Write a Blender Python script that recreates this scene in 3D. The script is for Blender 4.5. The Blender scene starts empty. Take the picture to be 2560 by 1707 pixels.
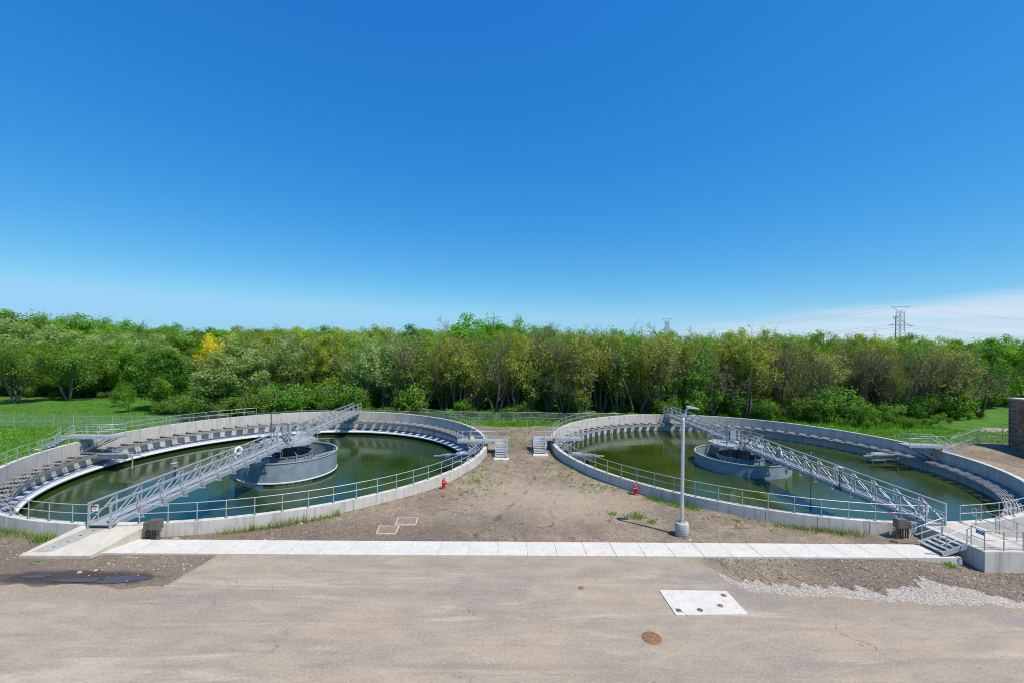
import bpy, math, random
import numpy as np
from mathutils import Matrix, Vector
random.seed(7); rng = np.random.default_rng(11)
R = math.radians
C = bpy.context.scene.collection
scene = bpy.context.scene
PI = math.pi

# ------------------------------------------------------------------ camera
F_PX, PITCH, ROLL, YAW, CAMH = 1064.6, 0.0111, 0.0162, R(1.2), 11.6
PCX, PCY = 1280.0, 853.5
cam = bpy.data.cameras.new('camera'); cam_o = bpy.data.objects.new('camera', cam); C.objects.link(cam_o)
cam.sensor_width = 36.0; cam.lens = F_PX / 2560 * 36.0
cam.clip_start = 0.2; cam.clip_end = 9000
er = Vector((math.cos(YAW), -math.sin(YAW), 0)); ef0 = Vector((math.sin(YAW), math.cos(YAW), 0)); ez = Vector((0, 0, 1))
ef = ef0 * math.cos(PITCH) + ez * math.sin(PITCH); eu = -ef0 * math.sin(PITCH) + ez * math.cos(PITCH)
cr, sr = math.cos(ROLL), math.sin(ROLL)
ax = er * cr + eu * sr; ay = -er * sr + eu * cr
M = Matrix((ax, ay, -ef)).transposed().to_4x4(); M.translation = (0, 0, CAMH)
cam_o.matrix_world = M
scene.camera = cam_o

def ray(px, py):
    d = ax * ((px - PCX) / F_PX) + ay * (-(py - PCY) / F_PX) + ef
    return d
def gp(px, py, z=0.0):               # point of a horizontal plane seen at a photo pixel
    d = ray(px, py); t = (z - CAMH) / d.z
    return Vector((d.x * t, d.y * t, z))
def vp(px, py, Y):                   # point at depth Y seen at a photo pixel
    d = ray(px, py); t = Y / d.y
    return Vector((d.x * t, Y, CAMH + d.z * t))

# ------------------------------------------------------------------ sky, sun, exposure
SUN_EL, SUN_AZ = R(60.8), math.atan2(0.7955, -0.606)
w = bpy.data.worlds.new('World'); scene.world = w; w.use_nodes = True
nt = w.node_tree; nt.nodes.clear()
out = nt.nodes.new('ShaderNodeOutputWorld'); bg = nt.nodes.new('ShaderNodeBackground')
sky = nt.nodes.new('ShaderNodeTexSky'); sky.sky_type = 'NISHITA'; sky.sun_disc = False
sky.sun_elevation = SUN_EL; sky.sun_rotation = SUN_AZ
sky.altitude = 200; sky.air_density = 1.0; sky.dust_density = 0.25; sky.ozone_density = 3.5
hs = nt.nodes.new('ShaderNodeHueSaturation'); hs.inputs['Saturation'].default_value = 1.22; hs.inputs['Value'].default_value = 1.0
nt.links.new(sky.outputs[0], hs.inputs['Color'])
spc = nt.nodes.new('ShaderNodeSeparateColor'); cbc = nt.nodes.new('ShaderNodeCombineColor'); nt.links.new(hs.outputs[0], spc.inputs[0])
for i_, (k_, g_, mx_) in enumerate(((0.52, 1.25, 2.9), (1.45, 0.78, 5.6), (3.35, 0.44, 8.2))):      # one even tone curve over the whole sky
    pw_ = nt.nodes.new('ShaderNodeMath'); pw_.operation = 'POWER'; nt.links.new(spc.outputs[i_], pw_.inputs[0]); pw_.inputs[1].default_value = g_
    ml_ = nt.nodes.new('ShaderNodeMath'); ml_.operation = 'MULTIPLY'; nt.links.new(pw_.outputs[0], ml_.inputs[0]); ml_.inputs[1].default_value = k_
    mn_ = nt.nodes.new('ShaderNodeMath'); mn_.operation = 'MINIMUM'; nt.links.new(ml_.outputs[0], mn_.inputs[0]); mn_.inputs[1].default_value = mx_; nt.links.new(mn_.outputs[0], cbc.inputs[i_])
# thin cirrus low in the east
tc = nt.nodes.new('ShaderNodeTexCoord'); mp = nt.nodes.new('ShaderNodeMapping'); mp.inputs['Scale'].default_value = (2.2, 2.2, 26)
mp.inputs['Rotation'].default_value = (0, R(4), 0)
nz = nt.nodes.new('ShaderNodeTexNoise'); nz.inputs['Scale'].default_value = 1.6; nz.inputs['Detail'].default_value = 7; nz.inputs['Roughness'].default_value = 0.55
nt.links.new(tc.outputs['Generated'], mp.inputs[0]); nt.links.new(mp.outputs[0], nz.inputs['Vector'])
sx = nt.nodes.new('ShaderNodeSeparateXYZ'); nt.links.new(tc.outputs['Generated'], sx.inputs[0])
def wmap(inp, a, b, c=0.0, d=1.0):
    n = nt.nodes.new('ShaderNodeMapRange'); n.interpolation_type = 'SMOOTHSTEP'
    n.inputs[1].default_value = a; n.inputs[2].default_value = b; n.inputs[3].default_value = c; n.inputs[4].default_value = d
    nt.links.new(inp, n.inputs[0]); return n.outputs[0]
def wmath(op, a, b):
    n = nt.nodes.new('ShaderNodeMath'); n.operation = op
    for i, v in enumerate((a, b)):
        if isinstance(v, (int, float)): n.inputs[i].default_value = v
        else: nt.links.new(v, n.inputs[i])
    return n.outputs[0]
top = wmath('ADD', wmath('MULTIPLY', sx.outputs[0], 0.11), wmath('MULTIPLY', nz.outputs['Fac'], 0.03))
edge = wmath('SUBTRACT', top, sx.outputs[2])          # > 0 below the cloud's upper edge, which rises eastwards
m1 = wmap(edge, -0.006, 0.03); m2 = wmap(sx.outputs[0], 0.18, 0.7)
m3 = wmap(nz.outputs['Fac'], 0.2, 0.7, 0.45, 1.0)
cl = wmath('MULTIPLY', wmath('MULTIPLY', m1, m2), wmath('MULTIPLY', m3, 0.9))
mix = nt.nodes.new('ShaderNodeMix'); mix.data_type = 'RGBA'
nt.links.new(cl, mix.inputs[0]); nt.links.new(cbc.outputs[0], mix.inputs[6]); mix.inputs[7].default_value = (6.2, 7.0, 8.0, 1)
nt.links.new(mix.outputs[2], bg.inputs[0]); bg.inputs[1].default_value = 0.10
nt.links.new(bg.outputs[0], out.inputs[0])

sun = bpy.data.lights.new('sun', 'SUN'); sun_o = bpy.data.objects.new('sun', sun); C.objects.link(sun_o)
sun.energy = 5.0; sun.angle = R(0.53); sun.color = (1.0, 0.93, 0.83)
sd = Vector((math.sin(SUN_AZ) * math.cos(SUN_EL), math.cos(SUN_AZ) * math.cos(SUN_EL), math.sin(SUN_EL)))
sun_o.rotation_euler = sd.to_track_quat('Z', 'Y').to_euler(); sun_o.location = (40, -40, 80)
vs = scene.view_settings; vs.view_transform = 'Standard'; vs.look = 'None'; vs.exposure = 0.2; vs.gamma = 1.0; vs.use_curve_mapping = False
scene.cycles.filter_width = 1.05; scene.cycles.max_bounces = 6; scene.cycles.transparent_max_bounces = 24

# ------------------------------------------------------------------ materials
MATS = {}
class NB:
    def __init__(s, name):
        s.m = bpy.data.materials.new(name); s.m.use_nodes = True; s.t = s.m.node_tree; s.t.nodes.clear()
        s.out = s.n('ShaderNodeOutputMaterial'); MATS[name] = s.m
    def n(s, ty, **kw):
        x = s.t.nodes.new(ty)
        for k, v in kw.items(): setattr(x, k, v)
        return x
    def l(s, a, b): s.t.links.new(a, b)
    def setv(s, sock, v):
        if isinstance(v, (int, float, tuple, list)):
            if isinstance(v, (tuple, list)) and len(v) == 3 and sock.type == 'RGBA': v = (*v, 1)
            sock.default_value = v
        else: s.l(v, sock)
    def coord(s, kind='Object', scale=(1, 1, 1)):
        if kind == 'World': o = s.n('ShaderNodeNewGeometry').outputs['Position']
        else: o = s.n('ShaderNodeTexCoord').outputs[kind]
        if scale == (1, 1, 1): return o
        mp = s.n('ShaderNodeMapping'); mp.inputs['Scale'].default_value = scale; s.l(o, mp.inputs[0]); return mp.outputs[0]
    def noise(s, co, scale, detail=4, rough=0.55, dist=0.0):
        x = s.n('ShaderNodeTexNoise'); s.l(co, x.inputs['Vector'])
        x.inputs['Scale'].default_value = scale; x.inputs['Detail'].default_value = detail; x.inputs['Roughness'].default_value = rough
        x.inputs['Distortion'].default_value = dist; return x.outputs['Fac']
    def mr(s, v, a, b, c=0.0, d=1.0, smooth=True):
        x = s.n('ShaderNodeMapRange'); x.interpolation_type = 'SMOOTHSTEP' if smooth else 'LINEAR'
        s.setv(x.inputs[0], v)
        for i, q in enumerate((a, b, c, d)): s.setv(x.inputs[i + 1], q)
        return x.outputs[0]
    def mix(s, f, a, b):
        x = s.n('ShaderNodeMix', data_type='RGBA'); s.setv(x.inputs[0], f); s.setv(x.inputs[6], a); s.setv(x.inputs[7], b); return x.outputs[2]
    def math(s, op, a, b=0.0):
        x = s.n('ShaderNodeMath', operation=op); s.setv(x.inputs[0], a); s.setv(x.inputs[1], b); return x.outputs[0]
    def bump(s, h, strength, dist):
        x = s.n('ShaderNodeBump'); x.inputs['Strength'].default_value = strength; x.inputs['Distance'].default_value = dist; s.l(h, x.inputs['Height']); return x.outputs[0]
    def pbsdf(s, col, rough=0.8, metal=0.0, spec=0.4, normal=None):
        p = s.n('ShaderNodeBsdfPrincipled'); s.setv(p.inputs['Base Color'], col); s.setv(p.inputs['Roughness'], rough)
        s.setv(p.inputs['Metallic'], metal); s.setv(p.inputs['Specular IOR Level'], spec)
        if normal is not None: s.l(normal, p.inputs['Normal'])
        return p
    def done(s, sh): s.l(sh.outputs[0] if hasattr(sh, 'outputs') else sh, s.out.inputs[0]); return s.m
    def rnd(s): return s.n('ShaderNodeObjectInfo').outputs['Random']
    def attr(s, name): return s.n('ShaderNodeAttribute', attribute_name=name).outputs['Fac']

def concrete(name, a, b, stain=0.5, seamless=False):
    m = NB(name); co = m.coord('World')
    n1 = m.noise(co, 0.9, 6, 0.6); n2 = m.noise(m.coord('World', (2.2, 2.2, 0.22)), 1.6, 5, 0.65); n3 = m.noise(co, 26, 3, 0.6)
    col = m.mix(m.mr(n1, 0.3, 0.7), a, b)
    dk = tuple(x * 0.66 for x in a)
    col = m.mix(m.math('MULTIPLY', m.mr(n2, 0.46, 0.72), stain), col, dk)
    spots = m.n('ShaderNodeTexVoronoi'); spots.inputs['Scale'].default_value = 2.6; m.l(co, spots.inputs['Vector'])
    sp = m.math('MULTIPLY', m.mr(spots.outputs['Distance'], 0.03, 0.07, 1, 0), m.mr(m.noise(co, 0.5, 2), 0.5, 0.62))
    col = m.mix(m.math('MULTIPLY', sp, 0.55), col, tuple(x * 0.45 for x in a))
    col = m.mix(m.mr(n3, 0.35, 0.75, 0, 0.16), col, tuple(x * 0.7 for x in a))
    col = m.mix(m.math('MULTIPLY', m.rnd(), 0.16), col, tuple(x * 0.8 for x in b))
    return m.done(m.pbsdf(col, 0.9, 0, 0.25, m.bump(m.noise(co, 40, 4, 0.7), 0.25, 0.01)))
concrete('concrete', (0.47, 0.45, 0.405), (0.57, 0.545, 0.50), 0.95)
concrete('concrete_white', (0.52, 0.492, 0.435), (0.59, 0.56, 0.50), 0.5)
concrete('concrete_tan', (0.46, 0.42, 0.345), (0.53, 0.485, 0.41), 0.5)
concrete('concrete_gray', (0.38, 0.37, 0.36), (0.45, 0.44, 0.42), 0.4)
concrete('concrete_grey_panel', (0.30, 0.285, 0.26), (0.36, 0.345, 0.32), 0.4)

def metal(name, a, b, rough=0.45, met=0.35, sc=5.0):
    m = NB(name); co = m.coord('World'); n = m.noise(co, sc, 5, 0.6); n2 = m.noise(m.coord('World', (3, 3, 0.3)), 3, 4)
    col = m.mix(m.mr(n, 0.3, 0.7), a, b); col = m.mix(m.mr(n2, 0.55, 0.8, 0, 0.3), col, tuple(x * 0.6 for x in a))
    col = m.mix(m.math('MULTIPLY', m.rnd(), 0.2), col, tuple(x * 0.75 for x in a))
    return m.done(m.pbsdf(col, m.mr(n, 0.2, 0.8, rough - 0.08, rough + 0.12), met, 0.5))
metal('galvanised', (0.39, 0.425, 0.435), (0.50, 0.535, 0.545), 0.42, 0.35)
metal('galvanised_dark', (0.15, 0.18, 0.205), (0.21, 0.245, 0.27), 0.45, 0.4)
metal('drum_steel', (0.225, 0.295, 0.335), (0.30, 0.37, 0.41), 0.5, 0.25, 1.4)
metal('drum_inner', (0.16, 0.22, 0.27), (0.22, 0.28, 0.33), 0.5, 0.3, 1.4)
metal('aluminium', (0.50, 0.515, 0.53), (0.60, 0.61, 0.62), 0.4, 0.45)
metal('dark_metal', (0.035, 0.035, 0.036), (0.06, 0.06, 0.06), 0.5, 0.3)
metal('bronze_box', (0.12, 0.11, 0.09), (0.19, 0.17, 0.14), 0.45, 0.3)
metal('rust_iron', (0.20, 0.105, 0.05), (0.31, 0.17, 0.085), 0.8, 0.1, 14)
metal('rust_plate', (0.20, 0.14, 0.10), (0.30, 0.22, 0.17), 0.85, 0.1, 4)
metal('hydrant_red', (0.42, 0.012, 0.02), (0.55, 0.02, 0.03), 0.35, 0.0)
metal('white_paint', (0.74, 0.74, 0.72), (0.8, 0.8, 0.78), 0.5, 0.0)
metal('blue_paint', (0.02, 0.12, 0.33), (0.03, 0.16, 0.4), 0.4, 0.0)
metal('red_paint', (0.5, 0.02, 0.03), (0.6, 0.03, 0.04), 0.5, 0.0)
metal('orange_paint', (0.7, 0.16, 0.04), (0.8, 0.22, 0.06), 0.5, 0.0)
metal('yellow_box', (0.62, 0.42, 0.12), (0.7, 0.5, 0.2), 0.8, 0.0)
metal('baffle', (0.33, 0.37, 0.45), (0.42, 0.46, 0.53), 0.5, 0.1, 1.5)
metal('cover_grey', (0.22, 0.215, 0.21), (0.29, 0.285, 0.275), 0.8, 0.0, 3)
metal('tower_steel', (0.30, 0.34, 0.37), (0.36, 0.40, 0.43), 0.6, 0.2, 1)
metal('insulator', (0.35, 0.17, 0.07), (0.42, 0.2, 0.09), 0.5, 0.0, 1)
metal('bark_pole', (0.08, 0.06, 0.045), (0.12, 0.09, 0.07), 0.9, 0.0)
metal('wood', (0.36, 0.27, 0.17), (0.45, 0.35, 0.23), 0.9, 0.0)
metal('white_stone', (0.36, 0.325, 0.28), (0.52, 0.48, 0.42), 0.95, 0.0, 9)
metal('tan_stone', (0.30, 0.235, 0.16), (0.44, 0.36, 0.26), 0.95, 0.0, 9)
metal('soil_clod', (0.10, 0.075, 0.055), (0.16, 0.12, 0.09), 0.95, 0.0, 9)

# ground: dirt, grass, wet, gravel by attributes laid down with the terrain
m = NB('ground'); co = m.coord('World')
b1 = m.noise(co, 0.16, 5, 0.6, 0.6); b2 = m.noise(co, 0.7, 6, 0.65, 0.4); b3 = m.noise(co, 5, 6, 0.7); b4 = m.noise(co, 22, 3, 0.7)
dirt = m.mix(m.mr(b2, 0.3, 0.7), (0.20, 0.152, 0.104), (0.315, 0.248, 0.172))
dirt = m.mix(m.mr(b1, 0.48, 0.62, 0, 0.9), dirt, (0.165, 0.125, 0.092))
rut = m.noise(m.coord('World', (0.8, 0.14, 1)), 0.9, 5, 0.6, 1.2); dirt = m.mix(m.mr(rut, 0.56, 0.7, 0, 0.65), dirt, (0.13, 0.10, 0.075))
dirt = m.mix(m.mr(b3, 0.47, 0.68, 0, 0.85), dirt, (0.115, 0.086, 0.062))
b5 = m.noise(co, 2.1, 6, 0.7, 0.8); dirt = m.mix(m.mr(b5, 0.52, 0.68, 0, 0.6), dirt, (0.15, 0.115, 0.085)); dirt = m.mix(m.mr(b5, 0.46, 0.3, 0, 0.5), dirt, (0.40, 0.325, 0.235))
dirt = m.mix(m.math('MULTIPLY', m.attr('rough'), m.mr(b3, 0.35, 0.62, 0.35, 1.0)), dirt, (0.15, 0.115, 0.088))
dirt = m.mix(m.mr(b4, 0.63, 0.72, 0, 0.8), dirt, (0.55, 0.48, 0.39))
vo = m.n('ShaderNodeTexVoronoi'); vo.inputs['Scale'].default_value = 11; m.l(co, vo.inputs['Vector'])
dirt = m.mix(m.mr(vo.outputs['Distance'], 0.1, 0.2, 0.55, 0), dirt, (0.62, 0.55, 0.46))
dirt = m.mix(m.math('MULTIPLY', m.attr('tan'), 0.75), dirt, (0.40, 0.325, 0.24))
gr1 = m.mix(m.mr(m.noise(co, 0.35, 6, 0.7), 0.3, 0.7), (0.035, 0.105, 0.008), (0.085, 0.20, 0.018))
gr1 = m.mix(m.mr(m.noise(co, 3.0, 5, 0.7), 0.45, 0.75, 0, 0.7), gr1, (0.02, 0.06, 0.006))
gmask = m.mr(m.math('ADD', m.attr('grass'), m.math('MULTIPLY', m.math('SUBTRACT', m.noise(co, 1.1, 6, 0.7), 0.5), 1.1)), 0.42, 0.58)
col = m.mix(gmask, dirt, gr1)
wetf = m.mr(m.math('ADD', m.attr('wet'), m.math('MULTIPLY', m.math('SUBTRACT', b2, 0.5), 0.7)), 0.35, 0.65)
col = m.mix(m.math('MULTIPLY', wetf, 0.88), col, (0.045, 0.034, 0.027))
hgt = m.math('ADD', m.math('MULTIPLY', b2, 0.6), m.math('ADD', m.math('MULTIPLY', b3, 0.35), m.math('MULTIPLY', b4, 0.12)))
m.done(m.pbsdf(col, m.mr(wetf, 0, 1, 0.95, 0.55), 0, 0.25, m.bump(hgt, 1.0, 0.2)))

m = NB('asphalt'); co = m.coord('World')
b1 = m.noise(m.coord('World', (0.6, 1.3, 1)), 0.22, 6, 0.62, 0.7); b2 = m.noise(m.coord('World', (0.5, 1.4, 1)), 0.9, 6, 0.65, 0.5); b3 = m.noise(co, 30, 3, 0.7)
asp = m.mix(m.mr(b3, 0.3, 0.7), (0.185, 0.168, 0.150), (0.245, 0.222, 0.198))
dust = m.mix(m.mr(b2, 0.2, 0.8), (0.295, 0.235, 0.17), (0.365, 0.295, 0.218))
dm = m.math('ADD', m.attr('dust'), m.math('MULTIPLY', m.math('SUBTRACT', m.math('ADD', m.math('MULTIPLY', b1, 0.6), m.math('MULTIPLY', b2, 0.4)), 0.5), 3.2))
col = m.mix(m.mr(dm, -0.1, 1.05), asp, dust)
trk = m.noise(m.coord('World', (0.05, 1.6, 1)), 1.0, 5, 0.6, 0.4); col = m.mix(m.mr(trk, 0.5, 0.7, 0, 0.42), col, (0.20, 0.168, 0.138))
trk2 = m.noise(m.coord('World', (0.12, 0.9, 1)), 0.7, 7, 0.65, 1.2); col = m.mix(m.mr(trk2, 0.54, 0.68, 0, 0.6), col, (0.44, 0.365, 0.285))
gn = m.noise(co, 9, 6, 0.75); col = m.mix(m.mr(gn, 0.5, 0.72, 0, 0.62), col, (0.16, 0.13, 0.105)); col = m.mix(m.mr(gn, 0.5, 0.28, 0, 0.45), col, (0.48, 0.41, 0.335))
em = m.mr(m.math('ADD', m.attr('edge'), m.math('MULTIPLY', m.math('SUBTRACT', m.noise(co, 1.3, 7, 0.7, 0.6), 0.5), 1.5)), 0.40, 0.62)
col = m.mix(m.math('MULTIPLY', em, 0.85), col, m.mix(m.mr(gn, 0.35, 0.65), (0.20, 0.152, 0.108), (0.36, 0.285, 0.21)))
col = m.mix(m.mr(m.noise(m.coord('World', (0.35, 2.2, 1)), 1.2, 7, 0.7, 0.8), 0.66, 0.74, 0, 0.35), col, (0.55, 0.49, 0.42))
sp = m.n('ShaderNodeTexVoronoi'); sp.inputs['Scale'].default_value = 1.9; m.l(co, sp.inputs['Vector'])
col = m.mix(m.mr(sp.outputs['Distance'], 0.02, 0.045, 0.8, 0), col, (0.09, 0.075, 0.06))
cw = m.n('ShaderNodeTexVoronoi', feature='DISTANCE_TO_EDGE'); cw.inputs['Scale'].default_value = 0.11
cd = m.n('ShaderNodeMix', data_type='RGBA'); cd.inputs[0].default_value = 0.06; m.l(co, cd.inputs[6]); nzn = m.n('ShaderNodeTexNoise'); nzn.inputs['Scale'].default_value = 0.8; nzn.inputs['Detail'].default_value = 6; m.l(co, nzn.inputs['Vector']); 
vm = m.n('ShaderNodeVectorMath', operation='SCALE'); vm.inputs['Scale'].default_value = 3.0; m.l(nzn.outputs['Color'], vm.inputs[0])
va = m.n('ShaderNodeVectorMath', operation='ADD'); m.l(co, va.inputs[0]); m.l(vm.outputs[0], va.inputs[1]); m.l(va.outputs[0], cw.inputs['Vector'])
crk = m.math('MULTIPLY', m.mr(cw.outputs['Distance'], 0.0008, 0.0030, 1, 0), m.mr(m.noise(co, 0.25, 2), 0.5, 0.6))
col = m.mix(m.math('MULTIPLY', crk, 0.7), col, (0.07, 0.06, 0.05))
m.done(m.pbsdf(col, 0.92, 0, 0.25, m.bump(m.math('ADD', m.math('MULTIPLY', b3, 0.3), b2), 0.35, 0.03)))

m = NB('gravel'); co = m.coord('World')
vo = m.n('ShaderNodeTexVoronoi'); vo.inputs['Scale'].default_value = 13; m.l(co, vo.inputs['Vector'])
g = m.mix(vo.outputs['Color'], (0.30, 0.26, 0.21), (0.56, 0.51, 0.44)); g = m.mix(m.mr(vo.outputs['Distance'], 0.35, 0.75, 0, 0.8), g, (0.2, 0.17, 0.14))
g = m.mix(m.mr(m.noise(co, 1.2, 5, 0.7), 0.5, 0.75, 0, 0.6), g, (0.30, 0.23, 0.17))
m.done(m.pbsdf(g, 0.95, 0, 0.2, m.bump(vo.outputs['Distance'], 0.9, 0.05)))

def water(name, a, b, bump=0.25):
    m = NB(name); co = m.coord('World')
    n = m.noise(co, 0.12, 3, 0.5); col = m.mix(m.mr(n, 0.35, 0.65), a, b)
    wv = m.noise(m.coord('World', (1.0, 2.3, 1)), 1.7, 5, 0.6, 0.5); big = m.noise(co, 0.14, 2, 0.5)
    h = m.math('MULTIPLY', wv, m.mr(big, 0.42, 0.65, 0.12, 1.0))
    m.done(m.pbsdf(col, 0.035, 0, 0.55, m.bump(h, bump, 0.06)))
water('water_dark', (0.014, 0.034, 0.006), (0.022, 0.050, 0.009), 0.42)
water('water_green', (0.020, 0.036, 0.004), (0.034, 0.055, 0.005), 0.32)
m = NB('puddle'); m.done(m.pbsdf((0.075, 0.06, 0.055), 0.1, 0, 0.5))
m = NB('mud'); co = m.coord('World'); m.done(m.pbsdf(m.mix(m.mr(m.noise(co, 4, 5), 0.3, 0.7), (0.04, 0.03, 0.024), (0.07, 0.052, 0.04)), 0.5, 0, 0.4, m.bump(m.noise(co, 12, 5), 0.5, 0.03)))

def leaf(name, a, b, tr=0.5, hv=0.06):
    m = NB(name); co = m.coord('Object'); n = m.noise(co, 0.5, 3); n2 = m.noise(co, 6, 2)
    col = m.mix(m.mr(n, 0.3, 0.7), a, b); col = m.mix(m.mr(n2, 0.4, 0.75, 0, 0.5), col, tuple(min(1, x * 1.55) for x in b))
    h = m.n('ShaderNodeHueSaturation'); m.setv(h.inputs['Hue'], m.mr(m.rnd(), 0, 1, 0.5 - hv * 0.12, 0.5 + hv * 0.3, False)); m.setv(h.inputs['Value'], m.mr(m.rnd(), 0, 1, 0.95, 1.38, False)); m.l(col, h.inputs['Color'])
    d = m.n('ShaderNodeBsdfDiffuse'); m.l(h.outputs[0], d.inputs[0]); t = m.n('ShaderNodeBsdfTranslucent'); 
    h2 = m.n('ShaderNodeHueSaturation'); h2.inputs['Saturation'].default_value = 1.15; h2.inputs['Value'].default_value = 1.3; m.l(h.outputs[0], h2.inputs['Color']); m.l(h2.outputs[0], t.inputs[0])
    x = m.n('ShaderNodeMixShader'); x.inputs[0].default_value = tr; m.l(d.outputs[0], x.inputs[1]); m.l(t.outputs[0], x.inputs[2])
    gl = m.n('ShaderNodeBsdfGlossy'); gl.inputs['Roughness'].default_value = 0.5; gl.inputs[0].default_value = (0.7, 0.75, 0.7, 1)
    y = m.n('ShaderNodeMixShader'); y.inputs[0].default_value = 0.02; m.l(x.outputs[0], y.inputs[1]); m.l(gl.outputs[0], y.inputs[2])
    m.done(y)
leaf('leaf_olive', (0.19, 0.24, 0.022), (0.31, 0.355, 0.055))
leaf('leaf_green', (0.085, 0.180, 0.010), (0.155, 0.275, 0.024))
leaf('leaf_dark', (0.030, 0.100, 0.006), (0.060, 0.165, 0.012))
leaf('leaf_pale', (0.14, 0.225, 0.05), (0.30, 0.38, 0.13))
leaf('leaf_bright', (0.085, 0.21, 0.010), (0.155, 0.305, 0.020))
leaf('leaf_yellow', (0.55, 0.48, 0.012), (0.66, 0.58, 0.03), 0.45, 0.0)
leaf('leaf_bud', (0.20, 0.20, 0.055), (0.28, 0.27, 0.08))
leaf('leaf_juniper', (0.080, 0.105, 0.012), (0.125, 0.150, 0.024))
leaf('leaf_grass', (0.085, 0.19, 0.014), (0.16, 0.285, 0.03), 0.35)
leaf('leaf_weed', (0.12, 0.18, 0.035), (0.22, 0.27, 0.08), 0.35)
m = NB('bark'); co = m.coord('Object', (3, 3, 0.6)); n = m.noise(co, 2, 5, 0.65)
bk = m.mix(m.mr(n, 0.3, 0.7), (0.10, 0.085, 0.068), (0.23, 0.20, 0.16)); bk = m.mix(m.math('MULTIPLY', m.rnd(), 0.5), bk, (0.075, 0.062, 0.05))
m.done(m.pbsdf(bk, 0.95, 0, 0.15))
m = NB('bark_pale'); m.done(m.pbsdf((0.42, 0.38, 0.32), 0.95, 0, 0.15))

m = NB('chain_link'); uv = m.n('ShaderNodeTexCoord').outputs['UV']
sp = m.n('ShaderNodeSeparateXYZ'); m.l(uv, sp.inputs[0])
def band(v):
    f = m.math('FRACT', m.math('MULTIPLY', v, 1 / 0.075)); return m.math('LESS_THAN', f, 0.085)
wv = m.math('MAXIMUM', band(m.math('ADD', sp.outputs[0], sp.outputs[1])), band(m.math('SUBTRACT', sp.outputs[0], sp.outputs[1])))
tb = m.n('ShaderNodeBsdfTransparent'); pb = m.pbsdf((0.42, 0.46, 0.45), 0.5, 0.3); xx = m.n('ShaderNodeMixShader')
m.l(wv, xx.inputs[0]); m.l(tb.outputs[0], xx.inputs[1]); m.l(pb.outputs[0], xx.inputs[2]); m.done(xx)

m = NB('grating'); co = m.coord('World'); n = m.noise(co, 3, 3)
wv = m.n('ShaderNodeTexWave'); wv.inputs['Scale'].default_value = 6.0; m.l(co, wv.inputs['Vector'])
m.done(m.pbsdf(m.mix(m.mr(wv.outputs['Fac'], 0.2, 0.8), (0.24, 0.26, 0.28), (0.40, 0.42, 0.43)), 0.55, 0.2, 0.4))
m = NB('brick_brown'); co = m.coord('World'); n = m.noise(co, 7, 4)
bc = m.mix(m.rnd(), (0.20, 0.13, 0.085), (0.40, 0.29, 0.20)); bc = m.mix(m.mr(n, 0.3, 0.7, 0, 0.5), bc, (0.11, 0.085, 0.065))
m.done(m.pbsdf(bc, 0.92, 0, 0.2))
m = NB('mortar'); m.done(m.pbsdf((0.10, 0.09, 0.08), 0.95, 0, 0.1))
m = NB('glass_lens'); m.done(m.pbsdf((0.5, 0.52, 0.52), 0.2, 0, 0.5))

# ------------------------------------------------------------------ builders
WM = {}
def link(name, data, mat=None, M=None, parent=None, override=False):
    o = bpy.data.objects.new(name, data); C.objects.link(o)
    M = M if M is not None else Matrix.Identity(4)
    WM[o.name] = M
    if parent is not None:
        o.parent = parent; o.matrix_parent_inverse = WM[parent.name].inverted(); o.matrix_basis = M
    else: o.matrix_basis = M
    if mat:
        if data is not None and len(data.materials) == 0: data.materials.append(MATS[mat])
        elif override and data is not None:
            o.material_slots[0].link = 'OBJECT'; o.material_slots[0].material = MATS[mat]
    return o
def mesh(name, v, f, mat=None, smooth=False, uvs=None):
    me = bpy.data.meshes.new(name); me.from_pydata([tuple(p) for p in v], [], [tuple(q) for q in f])
    if mat: me.materials.append(MATS[mat])
    if smooth: me.polygons.foreach_set('use_smooth', [True] * len(me.polygons))
    me.update(); return me
CACHE = {}
BOXV = [(-.5, -.5, -.5), (.5, -.5, -.5), (.5, .5, -.5), (-.5, .5, -.5), (-.5, -.5, .5), (.5, -.5, .5), (.5, .5, .5), (-.5, .5, .5)]
BOXF = [(0, 3, 2, 1), (4, 5, 6, 7), (0, 1, 5, 4), (1, 2, 6, 5), (2, 3, 7, 6), (3, 0, 4, 7)]
def unit_box(mat):
    k = ('box', mat)
    if k not in CACHE: CACHE[k] = mesh('box_' + mat, BOXV, BOXF, mat)
    return CACHE[k]
def unit_cyl(mat, n=10):
    k = ('cyl', mat, n)
    if k not in CACHE:
        v = []; f = []
        for i in range(n):
            a = 2 * PI * i / n; v += [(math.cos(a), math.sin(a), -.5), (math.cos(a), math.sin(a), .5)]
        for i in range(n):
            j = (i + 1) % n; f.append((2 * i, 2 * j, 2 * j + 1, 2 * i + 1))
        f.append(tuple(range(1, 2 * n, 2))); f.append(tuple(range(2 * n - 2, -1, -2)))
        me = mesh('cyl_' + mat, v, f, mat); me.polygons.foreach_set('use_smooth', [True] * n + [False] * 2); CACHE[k] = me
    return CACHE[k]
def axis_m(p, q, w, h, up=Vector((0, 0, 1))):
    p = Vector(p); q = Vector(q); d = q - p; L = d.length; z = d / L
    u = up if abs(z.dot(up)) < 0.98 else Vector((0, 1, 0))
    x = u.cross(z).normalized(); y = z.cross(x)
    m = Matrix((x * w, y * h, z * L)).transposed().to_4x4(); m.translation = (p + q) / 2; return m
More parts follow.
